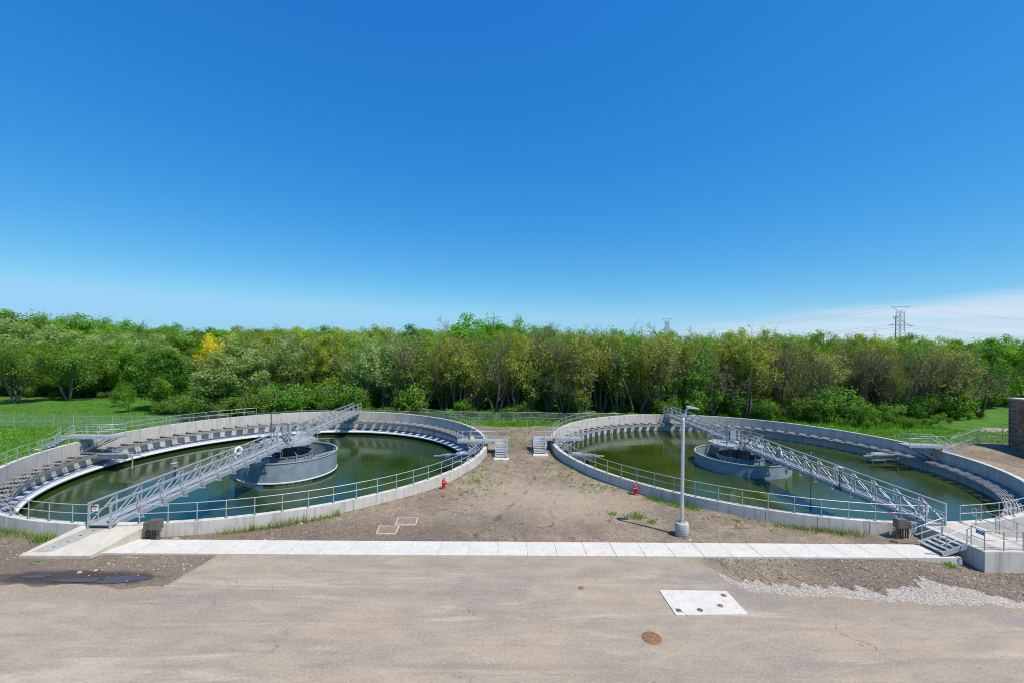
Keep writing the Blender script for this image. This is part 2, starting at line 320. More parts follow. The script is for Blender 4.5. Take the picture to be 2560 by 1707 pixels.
def lathe(prof, n=24, cap=True):
    v = []; f = []
    for r, z in prof:
        for i in range(n):
            a = 2 * PI * i / n; v.append((r * math.cos(a), r * math.sin(a), z))
    for k in range(len(prof) - 1):
        for i in range(n):
            j = (i + 1) % n; f.append((k * n + i, k * n + j, (k + 1) * n + j, (k + 1) * n + i))
    if cap:
        f.append(tuple(range(n - 1, -1, -1))); k = (len(prof) - 1) * n; f.append(tuple(range(k, k + n)))
    return v, f
def sweep_vf(pts, r, n=6, closed=False):
    pts = [Vector(p) for p in pts]; N = len(pts); v = []; f = []; prev = None
    for i, p in enumerate(pts):
        a = pts[max(i - 1, 0)]; b = pts[min(i + 1, N - 1)]; t = (b - a).normalized()
        u = Vector((0, 0, 1)) if abs(t.z) < 0.95 else Vector((1, 0, 0))
        if prev is not None: x = (prev - t * prev.dot(t)).normalized()
        else: x = u.cross(t).normalized()
        prev = x; y = t.cross(x)
        rr = r[i] if isinstance(r, (list, tuple)) else r
        for k in range(n):
            an = 2 * PI * k / n; v.append(p + (x * math.cos(an) + y * math.sin(an)) * rr)
    for i in range(N - 1):
        for k in range(n):
            j = (k + 1) % n; f.append((i * n + k, i * n + j, (i + 1) * n + j, (i + 1) * n + k))
    f.append(tuple(range(n - 1, -1, -1))); f.append(tuple(range((N - 1) * n, N * n)))
    return v, f

class Thing:
    def __init__(s, name, label, cat, base, group=None, rz=0):
        s.M = Matrix.Translation(Vector(base)) @ Matrix.Rotation(rz, 4, 'Z')
        s.o = link(name, None, None, s.M); s.o.empty_display_size = 0.3
        s.o['label'] = label; s.o['category'] = cat
        if group: s.o['group'] = group
    def _p(s, parent): return parent if parent is not None else s.o
    def bar(s, name, p, q, w, h, mat, parent=None): return link(name, unit_box(mat), None, axis_m(p, q, w, h), s._p(parent))
    def tube(s, name, p, q, r, mat, n=10, parent=None): return link(name, unit_cyl(mat, n), None, axis_m(p, q, r, r), s._p(parent))
    def box(s, name, c, sz, mat, rz=0, parent=None):
        return link(name, unit_box(mat), None, Matrix.Translation(Vector(c)) @ Matrix.Rotation(rz, 4, 'Z') @ Matrix.Diagonal((*sz, 1)), s._p(parent))
    def sweep(s, name, pts, r, mat, n=6, parent=None):
        o0 = Vector(pts[0]); v, f = sweep_vf([Vector(p) - o0 for p in pts], r, n)
        return link(name, mesh(name, v, f, mat, True), None, Matrix.Translation(o0), s._p(parent))
    def lathe(s, name, prof, at, mat, n=24, cap=True, parent=None, smooth=True):
        v, f = lathe(prof, n, cap); me = mesh(name, v, f, mat, smooth)
        return link(name, me, None, Matrix.Translation(Vector(at)), s._p(parent))
    def poly(s, name, v, f, mat, parent=None, smooth=False):
        o0 = Vector(v[0]); me = mesh(name, [Vector(p) - o0 for p in v], f, mat, smooth)
        return link(name, me, None, Matrix.Translation(o0), s._p(parent))
def tag(o, label, cat, group=None):
    o['label'] = label; o['category'] = cat
    if group: o['group'] = group
    return o
def struct(o): o['kind'] = 'structure'; return o
def stuff(o, label=None, cat=None):
    o['kind'] = 'stuff'
    if label: o['label'] = label; o['category'] = cat
    return o
def prism(pts, z0, z1):       # closed polygon extruded; z1 may be a list
    n = len(pts); zt = z1 if isinstance(z1, (list, tuple)) else [z1] * n; zb = z0 if isinstance(z0, (list, tuple)) else [z0] * n
    v = [(x, y, zb[i]) for i, (x, y) in enumerate(pts)] + [(x, y, zt[i]) for i, (x, y) in enumerate(pts)]
    f = [tuple(range(n - 1, -1, -1)), tuple(range(n, 2 * n))] + [(i, (i + 1) % n, n + (i + 1) % n, n + i) for i in range(n)]
    return v, f

# ------------------------------------------------------------------ site layout
TL = Vector((-23.22, 47.2, 0)); TR = Vector((27.41, 48.24, 0))
RO, RI, RIM = 21.7, 21.3, 0.8
WATER_L, WATER_R = -2.5, -1.62
SW_Y0, SW_Y1 = 23.6, 25.25
def sstep(a, b, x):
    t = np.clip((x - a) / (b - a), 0, 1); return t * t * (3 - 2 * t)
def height(x, y):
    x = np.asarray(x, float); y = np.asarray(y, float)
    z = -1.7 * sstep(52, 76, y) - 1.3 * sstep(40, 66, y) * sstep(-30, -55, x) + 0.4 * sstep(48, 70, y) * sstep(56, 75, x)
    z = z - 0.36 * sstep(22.5, 26.2, x) * sstep(25.2, 23.0, y) - 0.5 * sstep(26.5, 31, x) * sstep(24.5, 26.0, y) * sstep(52, 44, y)
    z = z + 7 * sstep(120, 420, y) * sstep(40, -160, x) + 1.5 * sstep(140, 400, y)
    z = z + 0.10 * np.sin(x * 0.5 + 1.3 * np.sin(y * 0.31)) * np.sin(y * 0.43 + 1) * sstep(26.5, 30, y)
    return z
def hz(x, y): return float(height(x, y))

# terrain
xs = np.concatenate([-np.geomspace(85, 3000, 26)[::-1], np.arange(-84.5, 100, 0.5), np.geomspace(100.5, 3000, 26)])
ys = np.concatenate([np.linspace(-60, 3, 12), np.arange(4, 110, 0.5), np.geomspace(111, 4000, 34)])
X, Y = np.meshgrid(xs, ys); X = X.copy(); Y = Y.copy(); Z = height(X, Y)
for t in (TL, TR):
    dx, dy = X - t.x, Y - t.y; r = np.hypot(dx, dy); near = np.abs(r - 21.55) < 0.37; ins = (r < 21.18)
    k = 21.55 / np.maximum(r, 1e-6)
    X = np.where(near, t.x + dx * k, X); Y = np.where(near, t.y + dy * k, Y); Z = np.where(near, height(X, Y), Z); Z = np.where(ins, -6.0, Z)
ny, nx = X.shape
me = bpy.data.meshes.new('ground')
V3 = np.stack([X, Y, Z], -1).reshape(-1, 3)
idx = np.arange(nx * ny).reshape(ny, nx)
Q = np.stack([idx[:-1, :-1], idx[:-1, 1:], idx[1:, 1:], idx[1:, :-1]], -1).reshape(-1, 4)
def np_mesh(me, V, Q):
    me.vertices.add(len(V)); me.vertices.foreach_set('co', np.ascontiguousarray(V, dtype=np.float32).ravel())
    me.loops.add(Q.size); me.loops.foreach_set('vertex_index', np.ascontiguousarray(Q, dtype=np.int32).ravel())
    n = Q.shape[1]; me.polygons.add(len(Q)); me.polygons.foreach_set('loop_start', np.arange(0, Q.size, n, dtype=np.int32))
    try: me.polygons.foreach_set('loop_total', np.full(len(Q), n, dtype=np.int32))
    except Exception: pass
    me.update(calc_edges=True)
np_mesh(me, V3, Q); me.polygons.foreach_set('use_smooth', [True] * len(me.polygons)); me.materials.append(MATS['ground'])
x, y = V3[:, 0], V3[:, 1]
dL = np.hypot(x - TL.x, y - TL.y); dR = np.hypot(x - TR.x, y - TR.y)
grass = np.maximum(sstep(66, 72, y), sstep(-36, -44, x) * sstep(34, 46, y))
grass = np.maximum(grass, sstep(50, 54, x) * sstep(52.5, 56, y) * 0.95)
grass = np.maximum(grass, 0.40 * sstep(44, 52, y) * sstep(16, 6, np.abs(x - 2)))                       # weedy saddle between the tanks
grass = np.maximum(grass, 0.40 * sstep(26.5, 22.2, dR) * sstep(30.5, 34, y) * (y < 47))
grass = np.maximum(grass, 0.40 * sstep(25.0, 22.0, dL) * sstep(31, 34, y) * (x > -15) * (y < 46))
grass = np.maximum(grass, 0.33 * sstep(23.6, 22.0, dR) * (y < 40)); grass = np.maximum(grass, 0.33 * sstep(23.0, 22.0, dL) * (y < 40))
pw = gp(180, 1445); wet = np.exp(-(((x - pw.x) / 5.2) ** 2 + ((y - pw.y - .1) / 0.85) ** 2)) * .92
for (px, py, sa, sb, am) in ((1850, 1318, 1.3, .4, .62), (1500, 1185 + 120, 0.9, .3, .3), (870, 1290, 2.0, .35, .42), (2290, 1345, 1.0, .5, .5), (1350, 1225, 1.2, .6, .45), (1130, 1265, 1.6, .4, .4), (720, 1330, 2.5, .3, .3)):
    g = gp(px, py); wet = np.maximum(wet, am * np.exp(-(((x - g.x) / sa) ** 2 + ((y - g.y) / sb) ** 2)))
def track(pts, wd, am):
    global wet
    P_ = [gp(*p) for p in pts]
    for a_, b_ in zip(P_[:-1], P_[1:]):
        vx, vy = b_.x - a_.x, b_.y - a_.y; L2 = vx * vx + vy * vy; t_ = np.clip(((x - a_.x) * vx + (y - a_.y) * vy) / L2, 0, 1)
        wet = np.maximum(wet, am * np.exp(-(((x - a_.x - t_ * vx) ** 2 + (y - a_.y - t_ * vy) ** 2) / wd ** 2)))
track([(1345, 1170), (1320, 1225), (1250, 1290), (1180, 1345)], .38, .5); track([(1420, 1190), (1395, 1240), (1370, 1295), (1420, 1350)], .4, .45)
track([(1080, 1265), (1250, 1300), (1400, 1325), (1445, 1352)], .33, .52); track([(760, 1335), (900, 1300), (1060, 1262)], .4, .42); track([(1500, 1240), (1600, 1270), (1760, 1300), (1900, 1320)], .3, .4)
rough = np.maximum(0.75 * np.exp(-(((x + 1.5) / 7) ** 2 + ((y - 27.3) / 1.7) ** 2)), np.maximum(sstep(15, 17, x) * sstep(25.4, 24.6, y), sstep(2, -3, x) * sstep(30, 27.5, y) * 0.9))
tan = np.exp(-(((x - 4) / 6) ** 2 + ((y - 33) / 4) ** 2)) * 0.8
for nm, a in (('grass', grass), ('wet', wet), ('rough', rough), ('tan', tan)):
    at = me.attributes.new(nm, 'FLOAT', 'POINT'); at.data.foreach_set('value', a.astype(np.float32))
struct(link('ground', me))

# road sheet with a ragged edge
bp = [(-400, 1466), (0, 1467), (150, 1461), (300, 1468), (415, 1464), (450, 1446), (475, 1428), (520, 1402), (580, 1380), (1500, 1380), (1700, 1383), (1765, 1402), (1815, 1440), (1870, 1462), (1960, 1476), (2100, 1487), (2300, 1497), (2450, 1502), (2700, 1512), (3100, 1530)]
bl = [gp(*b) for b in bp]
rx = np.linspace(-75, 80, 640); jx = np.convolve(rng.normal(0, 1, len(rx) + 4), np.ones(5) / 5, 'valid') * 0.9 + .5 * np.sin(rx * 3.3)
edge = np.interp(rx + jx, [b.x for b in bl], [b.y for b in bl])
jit = np.convolve(rng.normal(0, 1, len(rx) + 6), np.ones(7) / 7, 'valid') * 0.22 + 0.12 * np.sin(rx * 2.1) * np.sin(rx * .83 + 1); edge = np.minimum(edge + jit, 23.62)
tt = 1 - np.linspace(1, 0, 90) ** 2.0; RX, TT = np.meshgrid(rx, tt); RY = -40 + (edge[None, :] + 40) * TT
drop = np.minimum(0, height(RX, RY)); me = bpy.data.meshes.new('road')
np_mesh(me, np.stack([RX, RY, drop + 0.012], -1).reshape(-1, 3), np.stack([a.reshape(-1) for a in (lambda i: (i[:-1, :-1], i[:-1, 1:], i[1:, 1:], i[1:, :-1]))(np.arange(RX.size).reshape(RX.shape))], -1))
me.materials.append(MATS['asphalt'])
dd = 0.74 - 0.75 * np.exp(-(((RX - 25) / 9) ** 2 + ((RY - 20.0) / 1.6) ** 2)) - 0.4 * np.exp(-(((RX - 8) / 4.5) ** 2 + ((RY - 21.6) / .5) ** 2)) - 0.30 * np.exp(-(((RX + 20) / 14) ** 2 + ((RY - 20.4) / 1.2) ** 2)) - 0.55 * np.exp(-(((RX - 12.3) / 1.2) ** 2 + ((RY - 19.7) / 1.0) ** 2)) - 0.4 * np.exp(-(((RX + 1) / 6) ** 2 + ((RY - 22.6) / .5) ** 2))
eg = np.exp(-((edge[None, :] - RY) / 1.3)) * np.where((RX > -14.5) & (RX < 10.0), .5, .95)
for (px_, py_, sx_, sy_, am_) in ((1630, 1595, 1.25, .75, .5), (1475, 1475, .9, .5, .42), (1640, 1500, .7, .9, .5), (1840, 1545, 1.6, .35, .42), (1890, 1500, .6, .8, .5), (1150, 1405, 3, .25, .4)):
    q_ = gp(px_, py_); eg = np.maximum(eg, am_ * np.exp(-(((RX - q_.x) / sx_) ** 2 + ((RY - q_.y) / sy_) ** 2)))
at = me.attributes.new('edge', 'FLOAT', 'POINT'); at.data.foreach_set('value', np.clip(eg, 0, 1).astype(np.float32).ravel())
at = me.attributes.new('dust', 'FLOAT', 'POINT'); at.data.foreach_set('value', dd.astype(np.float32).ravel())
struct(link('road', me))

# pale gravel verge along the road's edge
gb = [(1790, 1430, 1446), (1850, 1450, 1468), (1900, 1455, 1480), (2000, 1460, 1490), (2100, 1470, 1496), (2200, 1478, 1502), (2320, 1452, 1508), (2400, 1468, 1512), (2480, 1484, 1514), (2560, 1492, 1517), (2700, 1500, 1524), (2900, 1510, 1534)]
ga = [gp(a, b) for a, b, c in gb]; gc = [gp(a, c) for a, b, c in gb]
gx = np.linspace(ga[0].x, ga[-1].x, 260); jj = lambda s: np.convolve(rng.normal(0, 1, len(gx) + 4), np.ones(5) / 5, 'valid') * s
up = np.interp(gx, [p.x for p in ga], [p.y for p in ga]) + jj(0.42); lo = np.interp(gx, [p.x for p in gc], [p.y for p in gc]) + jj(0.2)
lo = np.minimum(lo, up - 0.05)
GX = np.stack([gx] * 4); GY = np.stack([lo + (up - lo) * t for t in (0, .33, .66, 1)])
me = bpy.data.meshes.new('gravel_verge'); gi = np.arange(GX.size).reshape(GX.shape)
np_mesh(me, np.stack([GX, GY, height(GX, GY) + 0.02], -1).reshape(-1, 3), np.stack([a.reshape(-1) for a in (gi[:-1, :-1], gi[:-1, 1:], gi[1:, 1:], gi[1:, :-1])], -1))
me.materials.append(MATS['gravel']); struct(link('gravel_verge', me))

# puddles
def blob_sheet(name, c, rx_, ry_, z, mat, seed, n=40):
    r_ = random.Random(seed); ph = [r_.uniform(0, 6.28) for _ in range(4)]
    v = [(0, 0, 0)]
    for i in range(n):
        a = 2 * PI * i / n; k = 1 + 0.18 * math.sin(2 * a + ph[0]) + 0.14 * math.sin(3 * a + ph[1]) + 0.08 * math.sin(5 * a + ph[2]) + 0.05 * math.sin(9 * a + ph[3])
        v.append((rx_ * k * math.cos(a), ry_ * k * math.sin(a), 0))
    f = [(0, i + 1, (i + 1) % n + 1) for i in range(n)]
    return link(name, mesh(name, v, f, mat), None, Matrix.Translation((c.x, c.y, z)))
for i, (px, py, a, b) in enumerate(((90, 1441, .7, .13), (200, 1450, .9, .22), (305, 1448, 1.1, .32))):
    struct(blob_sheet('puddle', gp(px, py), a, b, 0.024 + i * 0.001, 'puddle', 20 + i))

# ------------------------------------------------------------------ sidewalk: one slab per joint
sw = link('sidewalk', None, None, Matrix.Translation((0, 24.4, 0))); struct(sw)
xj = gp(1245, 1372, 0.1).x; xs_ = [xj + 1.645 * k for k in range(-14, 16)]
xs_ = [-22.0] + [v for v in xs_ if -21.2 < v < 25.6] + [26.1]
for a, b in zip(xs_[:-1], xs_[1:]):
    g = 0.013; v, f = prism([(a + g - 0.0, SW_Y0), (b - g, SW_Y0), (b - g, SW_Y1), (a + g, SW_Y1)], -0.15 if b < 22 else -0.28, 0.09 + random.uniform(-.004, .004))
    c = Vector((a, SW_Y0, 0)); link('slab', mesh('slab', [Vector(p) - c for p in v], f, 'concrete_white'), None, Matrix.Translation(c), sw)
v, f = prism([(-21.9, SW_Y0 + .02), (26.0, SW_Y0 + .02), (26.0, SW_Y1 - .02), (-21.9, SW_Y1 - .02)], -0.3, 0.065)
link('joint_bed', mesh('joint_bed', v, f, 'concrete_gray'), None, None, sw)

# ------------------------------------------------------------------ tanks
def arc_box(t, r0, r1, z0, z1, a0, a1, n=8):
    v = []; f = []
    for i in range(n + 1):
        a = a0 + (a1 - a0) * i / n; c, s = math.cos(a), math.sin(a)
        v += [(r0 * c, r0 * s, z0), (r1 * c, r1 * s, z0), (r1 * c, r1 * s, z1), (r0 * c, r0 * s, z1)]
    for i in range(n):
        k = 4 * i
        for j in range(4): f.append((k + j, k + (j + 1) % 4, k + 4 + (j + 1) % 4, k + 4 + j))
    f.append((0, 3, 2, 1)); k = 4 * n; f.append((k, k + 1, k + 2, k + 3))
    return v, f
def ring(prof, n=160):        # closed cross-section revolved
    v = []; f = []; m_ = len(prof)
    for i in range(n):
        a = 2 * PI * i / n; c, s = math.cos(a), math.sin(a)
        for r, z in prof: v.append((r * c, r * s, z))
    for i in range(n):
        j = (i + 1) % n
        for k in range(m_):
            l = (k + 1) % m_; f.append((i * m_ + k, i * m_ + l, j * m_ + l, j * m_ + k))
    return v, f
def flip(f): return [tuple(reversed(q)) for q in f]
NP = 46
def tank(t, label, low):
    th = Thing('clarifier_tank', label, 'tank', (t.x, t.y, 0))
    at = Matrix.Translation((t.x, t.y, 0))
    def add(name, vf, mat, smooth=False, parent=None):
        me = mesh(name, vf[0], vf[1], mat, smooth); return link(name, me, None, at, th._p(parent))
    wl = add('wall', ring([(RI + .02, -4), (RI + .02, RIM - .02), (RO - .02, RIM - .02), (RO - .02, -4)]), 'concrete_gray')
    key = 'wallpanel'
    if key not in CACHE:
        CACHE[key] = []
        for w_ in (1.0, 1.0):
            v, f = arc_box(None, RI, RO, -3.9, RIM, 0.0012, 2 * PI / NP - 0.0012, 5); CACHE[key].append(mesh('wall_panel', v, f, 'concrete'))
    for i in range(NP):
        link('wall_panel', CACHE[key][0], None, at @ Matrix.Rotation(2 * PI * i / NP + 0.03, 4, 'Z'), wl)
    lz = -1.5
    add('launder_wall', ring([(20.4, lz), (20.4, -0.60), (20.62, -0.60), (20.62, lz)]), 'concrete')
    fa = add('scum_baffle', ring([(19.66, -0.78), (19.66, -0.47), (19.70, -0.47), (19.70, -0.78)]), 'cover_grey')
    for i in range(60):
        a_ = 2 * PI * i / 60; c, s = math.cos(a_), math.sin(a_); link('baffle_bracket', unit_box('galvanised_dark'), None, at @ axis_m((19.7 * c, 19.7 * s, -.6), (20.4 * c, 20.4 * s, -.66), .05, .05), fa)
    add('launder_floor', ring([(20.4, lz - .15), (20.4, lz), (RI - .003, lz), (RI - .003, lz - .15)]), 'concrete_gray')
    if low:
        bf = add('baffle_ring', ring([(20.6, -1.78), (19.62, -2.04), (19.62, -1.97), (20.6, -1.72)]), 'baffle')
        add('lip', ring([(19.46, -2.09), (19.46, -1.95), (19.615, -1.91), (19.615, -2.09)]), 'white_paint', False, bf)
        for i in range(30):
            a = 2 * PI * i / 30; c, s = math.cos(a), math.sin(a)
            link('seam', unit_box('galvanised_dark'), None, at @ axis_m((20.35 * c, 20.35 * s, -1.775), (19.64 * c, 19.64 * s, -1.96), 0.03, 0.02), bf)
    # corrugated cover panels, spaced so the sun falls between them
    n = 90; pitch = 2 * PI / n
    if 'cover' not in CACHE:
        v = []; f = []; K = 28; r0, r1 = 19.74, 21.22
        for i in range(K + 1):
            r = r0 + (r1 - r0) * i / K; z = 0.045 * (1 if i % 4 in (0, 1) else -1)
            hw = 0.60 * pitch / 2 * r
            for s in (-1, 1): v += [(r, s * hw, z), (r, s * hw, z - 0.02)]
        for i in range(K):
            k = 4 * i; f += [(k, k + 4, k + 6, k + 2), (k + 1, k + 3, k + 7, k + 5), (k, k + 1, k + 5, k + 4), (k + 2, k + 6, k + 7, k + 3)]
        f += [(0, 2, 3, 1), (4 * K, 4 * K + 1, 4 * K + 3, 4 * K + 2)]
        CACHE['cover'] = mesh('cover_panel', v, f, 'cover_grey')
    for i in range(n):
        a = pitch * (i + .5); d = (math.degrees(a) + 180) % 360 - 180
        if -104 < d < -66: continue
        tilt = Matrix.Rotation(R(random.uniform(3, 8)), 4, 'X')
        link('cover_panel', CACHE['cover'], None, at @ Matrix.Rotation(a, 4, 'Z') @ Matrix.Translation((0, 0, -0.44)) @ tilt, th.o)
    return th
tank(TL, 'round concrete settling tank with low water and a pale ring baffle exposed', True)
tank(TR, 'round concrete settling tank filled higher with green water, beside the lamp post', False)
for t, z, mt in ((TL, WATER_L, 'water_dark'), (TR, WATER_R, 'water_green')):
    n = 120; v = [(0, 0, 0)] + [(21.0 * math.cos(2 * PI * i / n), 21.0 * math.sin(2 * PI * i / n), 0) for i in range(n)]
    struct(link('water', mesh('water', v, [(0, i + 1, (i + 1) % n + 1) for i in range(n)], mt), None, Matrix.Translation((t.x, t.y, z))))

# ------------------------------------------------------------------ feedwell drums
def feedwell(t, label, wz, low, sgn):
    z0 = -2.22 if low else -2.9
    th = Thing('center_well', label, 'drum', (t.x, t.y, z0)); at = (t.x, t.y, 0)
    n = 72
    NS = 10
    for k in range(NS):
        v, f = arc_box(None, 4.85, 4.90, z0, -0.27, 0.0015, 2 * PI / NS - .0015, 9)
        if 'skirt%d' % low not in CACHE: CACHE['skirt%d' % low] = mesh('skirt_plate', v, f, 'drum_steel')
        link('skirt_plate', CACHE['skirt%d' % low], None, Matrix.Translation(at) @ Matrix.Rotation(2 * PI * k / NS + .2, 4, 'Z'), th.o)
    v, f = ring([(4.80, -0.33), (4.80, -0.265), (4.955, -0.265), (4.955, -0.33)], n); link('top_rim', mesh('top_rim', v, f, 'galvanised'), None, Matrix.Translation(at), th.o)
    if low:
        v, f = ring([(4.80, z0 - .05), (4.80, z0 + .05), (4.95, z0 + .05), (4.95, z0 - .05)], n); link('bottom_lip', mesh('bottom_lip', v, f, 'white_paint'), None, Matrix.Translation(at), th.o)
    # slotted inner cage of gate plates
    NG = 16
    for k in range(NG):
        a = 2 * PI * (k + .5) / NG
        v, f = arc_box(None, 2.27, 2.32, -2.9, -0.42, -0.145, 0.145, 4)
        if 'gate' not in CACHE: CACHE['gate'] = mesh('gate_plate', v, f, 'drum_steel'); 
        link('gate_plate', CACHE['gate'], None, Matrix.Translation(at) @ Matrix.Rotation(a, 4, 'Z'), th.o)
        c, s = math.cos(a + .19), math.sin(a + .19)
        th.box('gate_post', (t.x + 2.33 * c, t.y + 2.33 * s, -1.6), (.12, .12, 2.4), 'galvanised', a + .19)
    v, f = ring([(2.23, -0.42), (2.23, -0.31), (2.40, -0.31), (2.40, -0.42)], 48); link('cage_rim', mesh('cage_rim', v, f, 'galvanised_dark'), None, Matrix.Translation(at), th.o)
    th.lathe('center_column', [(.55, -4), (.55, 0.1), (1.0, .25), (1.0, .55)], at, 'drum_inner', 24)
    th.lathe('drive_ring', [(1.05, .38), (1.15, .38), (1.15, .62), (1.05, .62)], at, 'dark_metal', 32)
    for k in range(6):
        a = 2 * PI * k / 6 + .3; c, s = math.cos(a), math.sin(a)
        th.bar('cage_hanger', (t.x + .6 * c, t.y + .6 * s, .2), (t.x + 2.25 * c, t.y + 2.25 * s, -.38), .1, .14, 'galvanised_dark')
    # scum arm
    c0 = Vector((t.x, t.y, 0)); a = R(18) if sgn > 0 else R(165)
    p = c0 + Vector((2.6 * math.cos(a), 2.6 * math.sin(a), -1.0)); q = c0 + Vector((4.6 * math.cos(a + .05), 4.6 * math.sin(a + .05), -.55))
    th.bar('scum_arm', p, q, .3, .16, 'galvanised'); th.bar('scum_arm_post', (q.x, q.y, -1.6), (q.x, q.y, -.2), .12, .12, 'galvanised')
    a = R(-95) if sgn > 0 else R(-60)
    p = c0 + Vector((3.6 * math.cos(a), 3.6 * math.sin(a), -.3)); q = c0 + Vector((5.25 * math.cos(a), 5.25 * math.sin(a), -.26))
    th.bar('spout', p, q, .45, .22, 'galvanised'); th.bar('spout_lip', q + Vector((0, 0, -.18)), q + Vector((0, 0, .08)), .5, .06, 'galvanised', )
    return th
feedwell(TL, 'grey steel feedwell drum ringed by a white bottom lip, beside the white life ring', WATER_L, True, 1)
feedwell(TR, 'grey steel feedwell drum standing in the high green water', WATER_R, False, -1)

# ------------------------------------------------------------------ bridges
def bridge(t, label, sgn):
    zd = RIM + 0.10; x0 = t.x + (0.0 if sgn > 0 else 0.0); hw = 0.62; y0 = t.y - RO - 0.25; y1 = t.y + RO + 0.15
    th = Thing('truss_footbridge', label, 'footbridge', (x0, y0, RIM))
    NB_ = 24; dy = (y1 - y0) / NB_; ht = 1.22
    for i in range(NB_):
        a = y0 + i * dy
        th.box('deck_plate', (x0, a + dy / 2, zd - .02), (2 * hw - .08, dy - .015, .04), 'grating')
        th.bar('cross_beam', (x0 - hw, a + dy, zd - .16), (x0 + hw, a + dy, zd - .16), .06, .12, 'galvanised')
    plat = 3.0
    for s in (-1, 1):
        xe = x0 + s * hw
        gap = (t.y - 1.3, t.y + 1.6) 
        for (a, b) in ((y0, gap[0]), (gap[1], y1)):
            th.bar('top_chord', (xe, a, zd + ht), (xe, b, zd + ht), .10, .09, 'galvanised')
            th.bar('mid_rail', (xe, a, zd + .62), (xe, b, zd + .62), .05, .05, 'galvanised')
        th.bar('bottom_chord', (xe, y0, zd - .10), (xe, y1, zd - .10), .09, .30, 'galvanised')
        th.bar('toe_plate', (xe - s * .055, y0, zd + .10), (xe - s * .055, y1, zd + .10), .012, .11, 'galvanised')
        for i in range(NB_ + 1):
            a = y0 + i * dy
            a = min(max(a, y0 + .06), y1 - .06)
            if gap[0] - .2 < a < gap[1] + .2: continue
            th.bar('post', (xe, a, zd - .1), (xe, a, zd + ht), .09 if i in (0, NB_) else .06, .09 if i in (0, NB_) else .06, 'galvanised')
            if 0 < i < NB_:
                foot = (xe + s * .42, a, zd - .26)
                th.bar('outrigger', (xe, a, zd + ht - .08), foot, .045, .045, 'galvanised')
                th.bar('outrigger_foot', (xe, a, zd - .26), (xe + s * .48, a, zd - .26), .08, .07, 'galvanised')
        for i in range(NB_):
            a = y0 + i * dy; b = a + dy
            if a < gap[1] and b > gap[0]: continue
            up_first = (i % 2 == 0) if i else True
            near = a < t.y
            p, q = ((xe, a, zd), (xe, b, zd + ht - .04)) if near else ((xe, b, zd), (xe, a, zd + ht - .04))
            th.bar('diagonal', p, q, .05, .05, 'galvanised')
        # frame round the drive
        for yy in gap: th.bar('gap_post', (xe, yy, zd - .1), (xe, yy, zd + ht), .14, .14, 'galvanised')
        th.bar('knee_brace', (xe, gap[0] - 1.7, zd + ht - .05), (xe, gap[0], zd - .2), .1, .1, 'galvanised_dark')
    # platform round the centre drive
    P = [(-3.1, -.5), (-1.7, -1.55), (1.2, -1.55), (2.35, -.5), (2.35, 1.8), (1.5, 2.6), (-2.2, 2.6), (-3.1, 1.8)]
    P = [(t.x + a, t.y + b) for a, b in P]
    v, f = prism(P, zd - .30, zd - .12); pl = th.poly('drive_platform', v, f, 'galvanised')
    for sx_ in (-1, 1):
        xo_, xm_ = (3.02, 1.66) if sx_ < 0 else (2.27, 1.17)
        Q_ = [(t.x + sx_ * .72, t.y - 1.47), (t.x + sx_ * xm_, t.y - 1.47), (t.x + sx_ * xo_, t.y - .45), (t.x + sx_ * xo_, t.y + 1.75), (t.x + sx_ * (xm_ + .4), t.y + 2.5), (t.x + sx_ * .72, t.y + 2.5)]
        if sx_ < 0: Q_ = Q_[::-1]
        v, f = prism(Q_, zd - .115, zd - .03); th.poly('platform_grating', v, f, 'grating', pl)
        pts = [(t.x + sx_ * .75, t.y - 1.5), (t.x + sx_ * xm_, t.y - 1.5), (t.x + sx_ * xo_, t.y - .5), (t.x + sx_ * xo_, t.y + 1.8), (t.x + sx_ * (xm_ + .4), t.y + 2.55), (t.x + sx_ * .75, t.y + 2.55)]
        for h in (1.07, .56): th.sweep('platform_rail', [(a, b, zd + h) for a, b in pts], .024, 'galvanised', 6)
        for a, b in pts[1:5] + [(pts[2][0], t.y + .6)]: th.tube('platform_post', (a, b, zd - .1), (a, b, zd + 1.07), .024, 'galvanised', 8)
    for sx_ in (-1, 1):
        for sy_ in (-1, 1): th.bar('platform_strut', (t.x + sx_ * 2.4, t.y + sy_ * 1.2, zd - .3), (t.x + sx_ * .9, t.y + sy_ * .6, .4), .09, .09, 'galvanised_dark')
    th.box('end_bearing', (x0, y0 + .22, RIM + .03), (1.5, .3, .06), 'galvanised_dark'); th.box('end_bearing', (x0, y1 - .3, RIM + .03), (1.5, .3, .06), 'galvanised_dark')
    return zd
zdL = bridge(TL, 'galvanised truss footbridge over the low water, with a white life ring', 1)
zdR = bridge(TR, 'galvanised truss footbridge over the high green water, ending at the concrete landing', -1)

def cabinet(t, x, y, label, grp=None):
    zd = zdL
    th = Thing('control_cabinet', label, 'cabinet', (t.x + x, t.y + y, zd - .03))
    b = th.box('cabinet_body', (t.x + x, t.y + y, zd + 1.0), (.62, .35, 1.15), 'galvanised_dark')
    th.box('cabinet_door', (t.x + x, t.y + y - .186, zd + 1.0), (.52, .02, 1.02), 'galvanised', parent=None)
    for s in (-1, 1):
        th.box('cabinet_leg', (t.x + x + s * .40, t.y + y, zd + .8), (.09, .12, 1.66), 'aluminium')
        th.tube('conduit', (t.x + x + s * .12, t.y + y, zd - .03), (t.x + x + s * .12, t.y + y, zd + .42), .035, 'galvanised', 8)
    th.lathe('beacon', [(.06, 0), (.06, .08), (.03, .12)], (t.x + x + .2, t.y + y, zd + 1.575), 'orange_paint', 10)
    return th
cabinet(TL, -1.15, 1.5, 'grey steel control cabinet on the bridge with the white life ring')
cabinet(TR, -.95, .3, 'grey steel control cabinet with conduits above the drum in green water')
